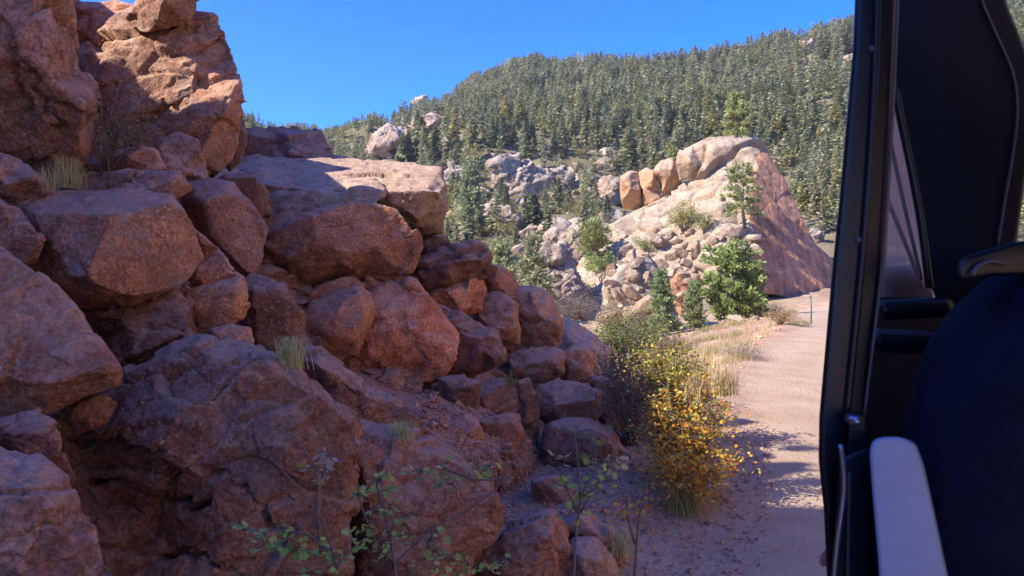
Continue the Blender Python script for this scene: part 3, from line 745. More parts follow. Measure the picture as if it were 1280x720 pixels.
crag_no = [0]
def crag(label, outline, d, tint=(1, 1, 1), **k):
    ox, oy = np.array(outline, float)[:, 0].mean(), max(q[1] for q in outline)
    if d is None or d < 1000:
        dd = np.linspace(66, 640, 900)
        pt = P(np.full(900, ox), np.full(900, oy - 3.0), dd)
        under = pt[:, 2] < height(pt[:, 0], pt[:, 1])
        if under.any(): d = float(dd[np.argmax(under)])
    k.setdefault('facets', 6); k.setdefault('rough', 1.7); k.setdefault('blocky', 1.5); k.setdefault('voxpx', 1.8)
    return rock('rock_outcrop', label, outline, d=d, mats=k.pop('mats', [M_GREY]), tint=tint, cat='outcrop', thick=.6, **k)
crag('tall grey crag with dark clefts left of the fin, behind the nearest small pine', [(666,330),(680,312),(706,306),(716,330),(726,362),(722,400),(690,410),(664,400)], 84, (.8,.78,.8))
crag('grey crag above the dark gully, left of the long curved shelf', [(700,310),(712,288),(728,282),(742,300),(752,330),(742,356),(720,350)], 80, (.85,.82,.8))
crag('broad grey crag with a pale cap at the foot of the forest', [(612,206),(628,196),(648,198),(664,212),(688,216),(690,240),(676,252),(650,250),(636,240),(618,232)], 150, (.9,.88,.9))
crag('small dark crag right of the broad grey crag at the forest foot', [(690,214),(704,208),(716,220),(722,240),(706,246),(692,238)], 155, (.7,.68,.7))
crag('pinkish broken crag touching the orange pinnacles', [(744,236),(756,222),(772,222),(778,240),(776,256),(758,262),(744,256)], 110, (.95,.85,.8))
crag('grey crag peeping over the sunlit slab, beside the forest', [(548,226),(560,208),(576,206),(582,222),(572,240),(552,250)], 150, (.8,.78,.8))
crag('tan scree-strewn outcrop midway down the slope', [(590,266),(610,256),(640,260),(650,276),(630,292),(600,290)], 120, (1,.92,.85))
crag('low tan outcrop beside the leaning log of pale rock', [(634,302),(660,284),(672,282),(668,296),(650,310)], 100, (1.1,.98,.9))
crag('rounded tan outcrop right of the nearest small pine', [(680,296),(696,286),(714,292),(720,312),(700,320),(682,314)], 92, (1.05,.95,.88))
crag('small round outcrop perched above the gully shrubs', [(712,284),(722,276),(730,284),(728,300),(716,302)], 86, (1,.9,.82))
crag('pale crag streaked down the left side of the forested mountain', [(456,184),(470,164),(492,154),(510,160),(512,178),(496,190),(488,204),(476,198),(462,200)], 420, (1.05,.9,.9), mats=[M_GREY])
crag('pale crag just above and right of the streaked crag in the forest', [(508,160),(520,150),(540,143),(556,148),(552,160),(532,166),(516,170)], 450, (1.05,.9,.88))
crag('rock knob on the skyline left of the rising ridge', [(512,130),(520,122),(534,119),(536,128),(524,134)], 560, (1,.88,.85))
crag('tiny pale crag amid the forest above the pale crags', [(596,138),(604,134),(610,140),(604,146)], 430, (1,.9,.85))
crag('rock knob on the ridge near the black pillar', [(996,62),(1002,52),(1016,50),(1022,60),(1016,68),(1002,70)], 480, (1.05,.92,.88))
crag('pale ledge on the ridge touching the black pillar', [(1042,78),(1056,70),(1076,66),(1078,80),(1060,84)], 470, (1.1,.98,.9))
crag('pale ledge halfway down the mountain against the black pillar', [(1040,178),(1050,168),(1068,160),(1070,178),(1054,184)], 300, (1.05,.95,.88))
crag('grey rocks under the trees right of the fin', [(1004,292),(1016,286),(1028,290),(1032,304),(1016,310),(1006,306)], 170, (.8,.78,.8))
# ------------------------------------------------------------------ vegetation
M_NEEDLE = leaf_mat('conifer_needles', (.29, .29, .175), .28, 1.0, .03)
M_LEAF = leaf_mat('leaves', (1.15, 1.15, 1.1), .4, .5, .3)
M_GRASS = leaf_mat('grass_blades', (1, 1, 1), .3, .6, .2)
M_BARK = simple_mat('bark', (.13, .095, .07), .9, var=.4, vscale=12, bump=.01)
M_TWIG = simple_mat('twig', (.22, .16, .12), .85, var=.3, vscale=30)
M_DEAD = simple_mat('dead_wood', (.30, .26, .23), .9, var=.3, vscale=3)

def rot_to(dirs):
    """frames (t, a, b) for unit vectors"""
    t = dirs / (np.linalg.norm(dirs, axis=1)[:, None] + 1e-9)
    up = np.tile([0, 0, 1.0], (len(t), 1))
    a = np.cross(t, up); a /= np.linalg.norm(a, axis=1)[:, None] + 1e-6
    b = np.cross(a, t)
    return t, a, b

def far_tree(seed, n=90, pointy=1.0):
    """unit-height crown of n drooping bough quads (numpy) """
    g = np.random.default_rng(seed)
    t = g.uniform(.10, 1.0, n) ** .85
    th = g.uniform(0, 2 * np.pi, n)
    lob = 1 + .35 * np.sin(th * 2 + g.uniform(0, 6)) * g.uniform(.3, 1) + .25 * np.sin(t * 22 + g.uniform(0, 6))
    W = .24 * ((1 - t) ** (.75 * pointy) + .05) * lob * np.clip(t * 5, .4, 1)
    r = W * np.sqrt(g.uniform(.02, 1, n)) * .8
    c = np.stack([np.cos(th) * r, np.sin(th) * r, t * .98], -1)
    d = np.stack([np.cos(th), np.sin(th), g.uniform(-.5, .45, n)], -1)
    d += g.normal(0, .25, (n, 3))
    T, A, B = rot_to(d)
    L = (.045 + .085 * (1 - t) + .02 * g.random(n))[:, None]; Wd = L * g.uniform(.35, .6, n)[:, None]
    rl = g.uniform(-.7, .7, n)[:, None]
    A2 = A * np.cos(rl) + B * np.sin(rl)
    v = np.stack([c - T * L * .8, c - A2 * Wd, c + T * L, c + A2 * Wd], 1).reshape(-1, 3)
    f = np.arange(n * 4).reshape(n, 4)
    return v, f

NV = 10
VAR = [far_tree(100 + i, 95, [1, .8, 1.15, .6, 1][i % 5]) for i in range(NV)]
TINTS = np.array([(1, 1, 1), (1.15, 1.12, .95), (.85, .92, .9), (1.35, 1.25, .9), (.95, 1.0, 1.1), (1.1, 1.05, 1.0), (.8, .85, .8), (1.0, 1.05, .9), (1.5, 1.45, 1.5), (1.2, 1.2, 1.1)]) 

g = np.random.default_rng(11)
cand = []
n_try = 62000
colc = g.uniform(170, 1420, n_try)
dd = np.sqrt(g.uniform(105 ** 2, 790 ** 2, n_try))
azr = np.arctan((colc - 640) / F)
TX, TY = dd * np.sin(azr), dd * np.cos(azr)
TZ = height(TX, TY)
crest = np.interp(colc, [c for c in sorted(RIDGE) if c >= 0], [RIDGE[c][0] for c in sorted(RIDGE) if c >= 0])
dens = np.clip((dd - 165) / 60, .38, 1) * (dd < crest * 1.03)
dens = np.where((colc > 985) & (dd > 112) & (dd < 240), .95, dens)
patch = fbm(np.stack([TX, TY, 0 * TX], -1) / 38, 3, 88)
dens *= np.clip(.85 + 1.2 * patch, .25, 1)
dens *= np.where((colc > 930) & (patch < .05), .65, 1)
TXp, TYp, TDp = pix(np.stack([TX, TY, TZ], -1))
BARE = [(488,176,34,24,420),(532,156,28,14,450),(524,128,10,8,560),(1008,60,16,12,480),(1060,76,18,8,470),(1056,172,20,14,300),(650,226,44,26,160),(706,226,18,20,160),(762,240,26,24,130)]
for bx, by, rx, ry, bd in BARE:
    dens *= np.where(((TXp - bx) / rx) ** 2 + ((TYp - by - ry * .3) / ry) ** 2 < 1, .10, 1)
keep = (g.random(n_try) < dens * .85) & ~((dd < 112) & (colc > 745))
TX, TY, TZ, TD = TX[keep], TY[keep], TZ[keep], dd[keep]
TH = g.uniform(5, 11.5, len(TX)) * np.clip(.62 + TD / 900, 0, 1.15) * np.where((colc[keep] < 500) & (TD < 400), .5, 1) * np.where(TD < 190, .72, 1)
big = np.argsort(-TH / TD)
vis = np.array([i for i in big if 200 < (TX[i] / TY[i] * F + 640) < 1300])
indiv = set(vis[:270].tolist())
crown_me = []
for i in range(NV):
    v, f = far_tree(300 + i, 330, [1, .8, 1.15, .6, 1][i % 5])
    v = v * np.array([1, 1, 1])
    crown_me.append(mesh_from('crown', v, f, [M_NEEDLE], smooth=False, colors=np.tile(TINTS[i], (len(v), 1))))
tb = MB(); tb.tube([(0, 0, -.05), (0.004, 0, .3), (0, .004, .7), (0, 0, .97)], [.016, .013, .008, .002], 5)
trunk_me = tb.mesh('trunk', M_BARK)
rest_v, rest_f, rest_c = [], [], []; nb_ = 0
ts_v = []
for i in range(len(TX)):
    vi = int(g.integers(NV)); a = g.uniform(0, 6.28); h = TH[i]; w = h * g.uniform(.75, 1.25)
    if i in indiv:
        e = empty('conifer', (TX[i], TY[i], TZ[i] - .2), 'green conifer among the many on the slope below the skyline', 'conifer', 'conifers scattered over the mountainside')
        e.rotation_euler = (0, 0, a); e.scale = (w, w, h)
        link('trunk', trunk_me, e); link('crown', crown_me[vi], e)
    else:
        v, f = VAR[vi]
        ca, sa = math.cos(a), math.sin(a)
        x = v[:, 0] * ca - v[:, 1] * sa; y = v[:, 0] * sa + v[:, 1] * ca
        rest_v.append(np.stack([x * w + TX[i], y * w + TY[i], v[:, 2] * h + TZ[i] - .2], -1)); rest_f.append(f + nb_); nb_ += len(v)
        rest_c.append(np.tile(TINTS[int(g.integers(NV))] * g.uniform(.8, 1.25), (len(v), 1)))
link('forest', mesh_from('forest', np.concatenate(rest_v), np.concatenate(rest_f), [M_NEEDLE], smooth=False, colors=np.concatenate(rest_c)), kind='stuff',
     label='dense conifer forest covering the mountainside up to the skyline', cat='forest')
print('trees', len(TX), 'faces', sum(len(f) for f in rest_f))

# ---- nearer pines, each its own
def pine(name, label, px_, ytop, ybase, d=None, width=.5, seed=1, tint=(1, 1, 1), dens_=1.0, loose=.5, base=None, needle=.16, shape=1.0, first=.12, lean=0):
    gg = np.random.default_rng(seed)
    b = base if base is not None else ground_at(px_, d)
    dd_ = pix(np.array([b]))[2][0]
    H = (ybase - ytop) / F * dd_
    e = empty(name, b, label, 'tree')
    tk = MB()
    k = 9
    zz = np.linspace(-.15, H * .97, k)
    wob = np.cumsum(gg.normal(0, .008 * H, (k, 2)), 0) + np.linspace(0, lean * H, k)[:, None] * np.array([[1, 0]])
    wob -= wob[:1]
    tp = np.stack([wob[:, 0], wob[:, 1], zz], -1)
    tk.tube(tp, np.linspace(.028 * H, .004 * H, k), 7)
    nbr = int(46 * dens_)
    ends = []
    for j in range(nbr):
        t = first + (1 - first) * (j + gg.random()) / nbr
        th = j * 2.399 + gg.uniform(-.5, .5)
        R_ = width * H * .5 * ((1 - t) ** .8 * shape + (1 - shape) * math.sqrt(max(1 - ((t - .5) / .55) ** 2, 0.02)) + .04) * gg.uniform(.65, 1.15)
        p0 = np.array([np.interp(t * H, zz, tp[:, 0]), np.interp(t * H, zz, tp[:, 1]), t * H])
        up = gg.uniform(-.15, .45)
        p1 = p0 + np.array([math.cos(th) * R_ * .5, math.sin(th) * R_ * .5, up * R_ * .35])
        p2 = p0 + np.array([math.cos(th) * R_, math.sin(th) * R_, up * R_])
        tk.tube([p0, p1, p2], [.007 * H, .005 * H, .002 * H], 4)
        m = max(3, int(9 * R_ / (width * H * .5) + 2))
        for q in range(m):
            u = .25 + .8 * (q + gg.random()) / m
            pp = p0 * (1 - u) + p2 * u + gg.normal(0, .05 * H * loose, 3) * np.array([1, 1, .7])
            ends.append((pp, (p2 - p0) / (np.linalg.norm(p2 - p0) + 1e-6)))
    ends.append((tp[-1], np.array([0, 0, 1.0])))
    C = np.array([q[0] for q in ends]); Dr = np.array([q[1] for q in ends])
    per = 16
    C = np.repeat(C, per, 0); Dr = np.repeat(Dr, per, 0)
    n = len(C)
    dirs = Dr * .9 + np.array([0, 0, .45]) + gg.normal(0, .6, (n, 3))
    T, A, B = rot_to(dirs)
    L = needle * H * .42 * gg.uniform(.6, 1.1, n)[:, None]; W_ = L * .13
    ph = gg.uniform(0, 3.1, n)[:, None]; A = A * np.cos(ph) + B * np.sin(ph)
    C = C + gg.normal(0, .012 * H, (n, 3))
    v = np.stack([C - A * W_ * .5, C + A * W_ * .5, C + T * L * .7 + A * W_, C + T * L, ], 1)
    v2 = np.stack([C + T * L * .7 - A * W_], 1)
    vv = np.concatenate([v, v2], 1).reshape(-1, 3)
    idx = np.arange(n)[:, None] * 5
    f = np.concatenate([idx + [0, 1, 2, 4], idx + [4, 2, 3, 3]], 0)
    cc = np.repeat(np.repeat(gg.uniform(.75, 1.3, len(ends)), per), 5)[:, None] * np.array([tint]) * 1.35
    cr = MB(); 
    cr.add(vv, f, None); cr.c = [cc]
    link('trunk', tk.mesh('trunk', M_BARK), e)
    link('crown', cr.mesh('crown', [M_NEEDLE], smooth=False), e)
    return e

def cast(x, y, maxd=4000):
    """where the sight line through a pixel meets the scene"""
    dg = bpy.context.evaluated_depsgraph_get()
    o_ = Vector((0, 0, CAMZ)); q = P(x, y, 1.0)
    dr = (Vector(q) - o_).normalized()
    ok, loc, nor, _, ob, _ = SC.ray_cast(dg, o_ + dr * .3, dr, distance=maxd)
    return (np.array(loc), np.array(nor), ob) if ok else (None, None, None)
bpy.context.view_layer.update()

def foot(px_, y, d0):
    """ground point under a pixel, found on the real surface"""
    loc, nor, ob = cast(px_, y)
    return loc if loc is not None else ground_at(px_, d0)

PN = (1.25, 1.25, .9)
pine('pine_tree', 'bushy bright green pine at the road edge below the fin', 917, 306, 402, 41, width=.95, seed=3, tint=(.72, .88, .52), dens_=1.5, shape=.35, needle=.2, first=.06)
pine('conifer_tree', 'narrow blue-green conifer, left of the two small ones below the fin', 829, 334, 416, 38, width=.5, seed=4, tint=(.75, .9, .75), dens_=1.8, loose=.35, shape=.7, first=.03, needle=.13)
pine('conifer_tree', 'narrow small conifer touching the bushy bright pine', 868, 336, 394, 41, width=.55, seed=5, tint=(.75, .88, .68), dens_=1.6, loose=.35, shape=.6, first=.03, needle=.14)
pine('pine_tree', 'ragged pine standing before the grey crags, above the pile', 668, 262, 372, 64, width=.62, seed=6, tint=(.8, .85, .75), dens_=1.0, first=.15)
pine('pine_tree', 'tall pine behind the cap of the fin, against the forest', 921, 112, 176, base=P(921, 182, 82), width=.6, seed=7, tint=(.95, .98, .65), dens_=1.3, shape=.5)
pine('pine_tree', 'sparse pine growing on the bare fin face', 931, 204, 284, base=foot(931, 284, 72), width=.66, seed=8, tint=(.85, .9, .65), dens_=.62, shape=.35, first=.2)
pine('pine_tree', 'tall pine left of the broad grey crag, in the forest edge', 588, 196, 290, 120, width=.42, seed=9, tint=(.8, .84, .75), dens_=1.3)
pine('pine_tree', 'pale green pine right above the dark layered slab', 626, 276, 350, 76, width=.75, seed=10, tint=(.95, 1, .8), dens_=1.1, shape=.5)
pine('pine_tree', 'loose pine between the dark crag and the gully shrubs', 742, 276, 352, base=P(744, 352, 78), width=.55, seed=12, tint=(.9, 1, .65), dens_=1.0, shape=.5)
pine('pine_tree', 'pine at the foot of the fin cap, left side', 838, 182, 222, base=P(838, 224, 86), width=.6, seed=13, tint=(.8, .9, .6))

LEAFV = np.array([(0, 0, 0), (.38, .22, .05), (.20, .50, .03), (.46, .62, -.02), (0, 1.0, -.10), (-.46, .62, -.02), (-.20, .50, .03), (-.38, .22, .05), (0, .5, .06)])
LEAFF = np.array([(0, 1, 8, 8), (1, 2, 8, 8), (2, 3, 8, 8), (3, 4, 8, 8), (4, 5, 8, 8), (5, 6, 8, 8), (6, 7, 8, 8), (7, 0, 8, 8)])
def leaves_at(mb, C, size, cols, gg, lobed=False, droop=.3):
    C = np.asarray(C, float); n = len(C)
    d_ = gg.normal(0, 1, (n, 3)); d_[:, 2] = d_[:, 2] * .45 - droop
    T, A, B = rot_to(d_)
    ph = gg.normal(0, .6, n)[:, None]; A2 = A * np.cos(ph) + B * np.sin(ph); B2 = np.cross(T, A2)
    s = size * gg.uniform(.6, 1.2, n)[:, None]
    ci = gg.integers(0, len(cols), n)
    cl = np.array(cols)[ci] * gg.uniform(.75, 1.25, n)[:, None]
    if lobed: sh, fs = LEAFV, LEAFF
    else: sh, fs = np.array([(0, 0, 0), (.3, .45, .06), (0, 1, 0), (-.3, .45, .06)]), np.array([(0, 1, 2, 3)])
    k = len(sh)
    v = (C[:, None] + s[:, None] * (A2[:, None] * sh[None, :, :1] + T[:, None] * sh[None, :, 1:2] + B2[:, None] * sh[None, :, 2:])).reshape(-1, 3)
    f = (np.arange(n)[:, None, None] * k + fs[None]).reshape(-1, 4)
    mb.add(v, f); mb.c[-1] = np.repeat(cl, k, 0)

def bush(name, label, base, w, h, cols, n=900, leaf=.04, seed=1, stems=16, cat='shrub', stemcol=(1, 1, 1), lobed=False, hollow=.35, lean=(0, 0), clumps=26, twigs=True, group=None):
    gg = np.random.default_rng(seed)
    e = empty(name, base, label, cat, group)
    st = MB(); tips = []
    for j in range(stems):
        th = gg.uniform(0, 6.28); r_ = w * .5 * math.sqrt(gg.random()); hh = h * gg.uniform(.55, 1.0) * (1 - .35 * (r_ / (w * .5)) ** 2)
        x, y = r_ * math.cos(th) + lean[0] * hh, r_ * math.sin(th) + lean[1] * hh
        p = np.array([(gg.normal(0, .04 * w), gg.normal(0, .04 * w), -.03), (x * .35, y * .35, hh * .4), (x * .8, y * .8, hh * .8), (x, y, hh)])
        p[1:3] += gg.normal(0, .03 * w, (2, 3))
        st.tube(p, np.array([.010, .008, .005, .002]) * max(h, .3) * .9, 4)
        for u in (.15, .3, .45, .6, .75, .9):
            q = p[1] * (1 - u) + p[3] * u
            t2 = q + gg.normal(0, .16 * w, 3) * np.array([1, 1, .6]); t2[2] = max(t2[2], .03)
            st.tube([q, (q + t2) / 2 + gg.normal(0, .02 * w, 3), t2], np.array([.004, .003, .0015]) * max(h, .3), 3)
            tips.append(t2); tips.append(q)
        tips.append(p[3])
    tips = np.array(tips)
    C = tips[gg.integers(0, len(tips), n)] + gg.normal(0, .055 * w, (n, 3)) * np.array([1, 1, .8])
    C[:, 2] = np.maximum(C[:, 2], .01)
    lf = MB(); leaves_at(lf, C, leaf, cols, gg, lobed)
    link('stems', st.mesh('stems', M_TWIG), e)
    link('foliage', lf.mesh('foliage', [M_LEAF], smooth=False), e)
    return e

def tuft(label, base, h, w, n, cols, seed=1, name='grass_tuft', group=None, blade=.004, d_out=None, droop=.4):
    gg = np.random.default_rng(seed)
    mb = MB()
    th = gg.uniform(0, 6.28, n); hh = h * gg.uniform(.5, 1.05, n); out = w * .5 * gg.uniform(.1, 1, n)
    b0 = np.stack([gg.normal(0, .10 * w, n), gg.normal(0, .10 * w, n), -.02 + 0 * th], -1)
    dr = np.stack([np.cos(th), np.sin(th), 0 * th], -1)
    if d_out is not None: dr = dr + np.array(d_out)
    side = np.stack([-np.sin(th), np.cos(th), 0 * th], -1)
    prev = None; V = []
    for k, u in enumerate((0, .35, .7, 1.0)):
        c = b0 + dr * (out * u ** 1.6)[:, None] + np.array([0, 0, 1]) * (hh * (u - droop * u ** 3))[:, None]
        wd = blade * (1 - u * .92)
        V += [c - side * wd, c + side * wd]
    V = np.stack(V, 1).reshape(-1, 3)
    i0 = np.arange(n)[:, None] * 8
    f = np.concatenate([i0 + [0, 1, 3, 2], i0 + [2, 3, 5, 4], i0 + [4, 5, 7, 6]], 0)
    mb.add(V, f); cl = np.array(cols)[gg.integers(0, len(cols), n)] * gg.uniform(.8, 1.2, n)[:, None]
    mb.c[-1] = np.repeat(cl, 8, 0)
    o = link(name, mb.mesh(name, [M_GRASS], smooth=False), None, label, 'grass', group)
    o.location = [float(c) for c in base]
    return o

YG = [(.20, .24, .05), (.26, .28, .07), (.14, .18, .04)]
GN = [(.10, .15, .045), (.15, .20, .06), (.08, .12, .04)]
ORG = [(.70, .32, .035), (.78, .44, .05), (.66, .38, .05), (.60, .22, .03)]
YEL = [(.55, .42, .07), (.45, .38, .08), (.34, .32, .07)]
BRN = [(.16, .09, .06), (.22, .13, .08), (.12, .07, .06)]
GG = [(.15, .17, .12), (.20, .21, .15), (.11, .13, .09)]
STRAW = [(.52, .40, .22), (.60, .47, .28), (.45, .33, .18), (.38, .33, .16)]

def zy(px_, y, d): return foot(px_, y, d)
# the yellow bush and its neighbours at the end of the pile
b0 = foot(838, 648, 6.3)
bush('yellow_bush', 'big bush with orange and yellow autumn leaves spilling toward the road', ground_at(856, 6.7), .80, 1.25, ORG + YEL + YG, n=3400, leaf=.036, seed=21, stems=34, lobed=True)
bush('yellow_bush', 'yellow-green leafy bush leaning above the orange bush', ground_at(838, 8.6), .95, 1.35, YEL + YG + [(.5, .33, .06)], n=4200, leaf=.042, seed=22, stems=26, lobed=True)
bush('yellow_bush', 'low orange-leaved spray at the foot of the big orange bush', ground_at(864, 6.3), .85, .78, ORG + YEL, n=2300, leaf=.036, seed=121, stems=22, lobed=True)
bush('dry_bush', 'brown dry twiggy bush between the rocks and the yellow bush', ground_at(790, 8.0), .95, 1.15, BRN + [(.20, .16, .05)], n=1500, leaf=.035, seed=23, stems=44)
bush('olive_bush', 'dark olive bush behind the loaf-shaped rock, top of the dry bush', ground_at(772, 9.6), .9, 1.30, [(.10, .10, .04), (.16, .13, .06), (.2, .2, .06)], n=1500, leaf=.04, seed=24, stems=30)
bush('red_twig_bush', 'thin bush with red and yellow leaves in the sun behind the yellow bush', ground_at(812, 11.0), 1.1, 1.25, [(.40, .10, .08), (.5, .42, .1), (.38, .36, .1), (.28, .09, .06)], n=700, leaf=.05, seed=25, stems=24)
bush('green_bush', 'bright green shrub in the sun beyond the end of the pile', ground_at(780, 17), 2.0, 1.9, YG + GN, n=2600, leaf=.08, seed=26, stems=26)
bush('green_bush', 'olive green shrub below the pale dome of rock', ground_at(800, 24), 2.2, 1.7, YG + GG, n=2200, leaf=.09, seed=27, stems=26)
bush('green_bush', 'low green shrub at the foot of the narrow blue-green conifer', ground_at(772, 30), 3.0, 1.5, GN + YG, n=2000, leaf=.1, seed=28, stems=26)
bush('grey_bush', 'tangle of bare grey twigs in front of the narrow blue-green conifer', ground_at(838, 24), 2.0, .8, [(.22, .19, .17), (.3, .26, .22)], n=500, leaf=.05, seed=29, stems=60)
bush('grey_bush', 'grey twiggy scrub between the pile and the pale dome', P(726, 400, 40), 4.5, 1.5, [(.25, .23, .2), (.2, .2, .14)], n=1200, leaf=.1, seed=30, stems=70)
bush('dry_bush', 'pinkish grey dry bush at the road end below the fin', ground_at(968, 42), 1.6, .95, [(.36, .25, .22), (.28, .2, .17)], n=900, leaf=.06, seed=31, stems=40)
bush('dry_bush', 'orange-brown dry bush on the road edge before the post', ground_at(976, 29.5), 1.35, .85, [(.48, .32, .12), (.36, .26, .12), (.42, .36, .14)], n=1500, leaf=.06, seed=32, stems=40)
bush('green_bush', 'small green weed clump at the foot of the roadside post', ground_at(1003, 29), 1.1, .30, YG, n=420, leaf=.06, seed=33, stems=16)
bush('grey_bush', 'pale sage bush among the dry roadside grass', ground_at(930, 17.5), 1.2, .42, [(.40, .38, .30), (.33, .33, .26)], n=1200, leaf=.04, seed=34, stems=40)
bush('green_bush', 'yellow-green shrub growing in the middle of the fin slope', foot(856, 292, 66), 3.6, 3.8, [(.30, .32, .06), (.22, .27, .07), (.42, .32, .06)], n=1500, leaf=.22, seed=35, stems=24)
bush('green_bush', 'small yellow-green shrub under the yellow-green shrub on the fin', foot(880, 292, 62), 2.0, 2.4, [(.30, .32, .08), (.22, .25, .07)], n=500, leaf=.2, seed=36, stems=14)
bush('green_bush', 'light green shrub left of the rounded grey boulder', foot(806, 314, 60), 3, 2, [(.2, .26, .1), (.26, .3, .1)], n=700, leaf=.2, seed=37, stems=16)
bush('green_bush', 'light green shrub in the gully beside the pale dome', P(752, 352, 58), 2.8, 2.6, [(.18, .26, .08), (.26, .3, .1)], n=900, leaf=.2, seed=38, stems=16)
bush('green_bush', 'gully shrub right of the loose pine', P(745, 318, 76), 4, 4, YG, n=900, leaf=.3, seed=39, stems=16)
# shrubs dotted over the open slope left of the fin
g = np.random.default_rng(77)
protos = []
for i in range(5):
    protos.append(([(.26, .27, .09), (.20, .23, .07), (.30, .27, .08)], [(.15, .19, .07), (.2, .23, .1)], [(.34, .26, .07), (.26, .24, .08)], [(.22, .23, .15), (.28, .27, .18)], [(.12, .16, .07)])[i])
made = []
cnt = 0
for k in range(1600):
    c_ = g.uniform(548, 782); d_ = g.uniform(72, 230)
    if g.random() < .22: c_ = g.uniform(1000, 1310); d_ = g.uniform(90, 230)
    b = ground_at(c_, d_)
    X_, Y_, _ = pix(b[None]); 
    if not (195 < Y_[0] < 400): continue
    if any(((X_[0] - bx) / rx) ** 2 + ((Y_[0] - by) / ry) ** 2 < 1 for bx, by, rx, ry, _ in BARE): continue
    if cnt >= 235: break
    s_ = g.uniform(1.6, 4.2)
    if len(made) < 10:
        e = bush('slope_shrub', 'round green shrub dotted on the sunny slope below the forest', b, 1.0, .9, protos[len(made) % 5], n=420, leaf=.085, seed=400 + len(made), stems=10, group='shrubs dotted over the slope below the forest')
        made.append(e)
    else:
        src = made[int(g.integers(len(made)))]
        e = src.copy(); COL.objects.link(e)
        for ch in src.children:
            c2 = ch.copy(); COL.objects.link(c2); c2.parent = e
        e.location = [float(q) for q in b]
    e.scale = (s_, s_, s_ * g.uniform(.7, 1.1)); e.rotation_euler = (0, 0, g.uniform(0, 6.28)); cnt += 1

# rocks strewn over that slope
def small_rock_mesh(seed, mat, sub=3):
    import bmesh
    bm = bmesh.new(); bmesh.ops.create_icosphere(bm, subdivisions=sub, radius=.5)
    me = bpy.data.meshes.new('boulder'); bm.to_mesh(me); bm.free()
    co = np.array([v.co for v in me.vertices]); 
    gg = np.random.default_rng(seed)
    for _ in range(7):
        nrm = gg.normal(0, 1, 3); nrm /= np.linalg.norm(nrm); dlim = gg.uniform(.20, .36)
        q = co @ nrm
        co = co - np.maximum(q - dlim, 0)[:, None] * nrm
    co = co * np.array([gg.uniform(.9, 1.4), gg.uniform(.8, 1.1), gg.uniform(.6, .9)])
    co = co * (1 +   .06 * fbm(co * 4 + seed, 3, seed)[:, None])
    me.vertices.foreach_set('co', co.astype(np.float32).ravel()); me.materials.append(mat)
    me.polygons.foreach_set('use_smooth', np.zeros(len(me.polygons), bool)); me.update()
    return me
SRM = [small_rock_mesh(i, M_GREY) for i in range(8)]
cnt = 0
for k in range(2000):
    u = g.random()
    c_ = g.uniform(545, 780); d_ = g.uniform(70, 210)
    b = ground_at(c_, d_); X_, Y_, _ = pix(b[None])
    if not (190 < Y_[0] < 410): continue
    if fbm(b[None] / 16, 2, 5)[0] < -.12: continue
    s_ = g.uniform(.8, 3.4) * (1 + (g.random() < .2) * 1.4)
    o = bpy.data.objects.new('slope_rock', SRM[int(g.integers(8))]); COL.objects.link(o)
    tag(o, 'pale boulder half buried in the open slope below the forest', 'boulder', 'boulders strewn over the slope below the forest')
    o.location = [float(q) for q in b]; o.scale = (s_, s_, s_); o.rotation_euler = (g.uniform(-.3, .3), g.uniform(-.3, .3), g.uniform(0, 6.28))
    t_ = g.uniform(.9, 1.2); o.color = (t_ * 1.08, t_, t_ * .93, 1)
    cnt += 1
    if cnt >= 230: break
# rubble boulders on the fin's sunny slope
SRF = [small_rock_mesh(50 + i, M_FIN) for i in range(8)]
bpy.context.view_layer.update()
cnt = 0
for k in range(400):
    x_, y_ = g.uniform(760, 950), g.uniform(290, 410)
    if y_ < 250 + abs(x_ - 900) * .35: continue
    loc, nor, ob = cast(x_, y_)
    if loc is None or ob.name.split('.')[0] not in ('rock_fin', 'ground', 'boulder'): continue
    if loc[1] < 36: continue
    s_ = g.uniform(.3, 1.0) ** 1.3 * 1.9 * loc[1] / 60
    o = bpy.data.objects.new('loose_rock', SRF[int(g.integers(8))]); COL.objects.link(o)
    tag(o, 'tan boulder lying on the sunlit rocky slope under the fin', 'boulder', 'boulders lying on the slope under the fin')
    o.location = [float(q) for q in loc]; o.scale = (s_ * .9, s_, s_ * 1.05); o.rotation_euler = (g.uniform(-.9, .9), g.uniform(-.9, .9), g.uniform(0, 6.28))
    t_ = g.uniform(.8, 1.15); o.color = (t_, t_ * .96, t_ * .92, 1)
    cnt += 1
    if cnt >= 70: break

# stones packed between the near boulders
SRN = [small_rock_mesh(80 + i, M_ROCK, 4) for i in range(8)]
bpy.context.view_layer.update()
cnt = 0
pk = []
for k in range(3000):
    x_, y_ = g.uniform(100, 800), g.uniform(200, 700)
    loc, nor, ob = cast(x_, y_)
    if loc is None or ob.name != 'rock_slope': continue
    if loc[1] > 14: continue
    scr = ((x_ - 585) / 110) ** 2 + ((y_ - 545) / 70) ** 2 < 1
    pk.append((loc, scr))
for loc, scr in pk:
    s_ = (g.uniform(.05, .16) if scr else g.uniform(.12, .32)) * (.4 + loc[1] / 9)
    o = bpy.data.objects.new('stone', SRN[int(g.integers(8))]); COL.objects.link(o)
    tag(o, 'small broken stone packed in the gaps between the large boulders', 'stone', 'stones packed between the large boulders')
    o.location = [float(q) for q in loc]; o.scale = (s_, s_, s_ * .8); o.rotation_euler = (g.uniform(-.6, .6), g.uniform(-.6, .6), g.uniform(0, 6.28))
    t_ = g.uniform(.5, .95); o.color = (t_ * 1.05, t_, t_ * .93, 1)
    cnt += 1
    if cnt >= 200: break
print('stones', cnt, len(pk))

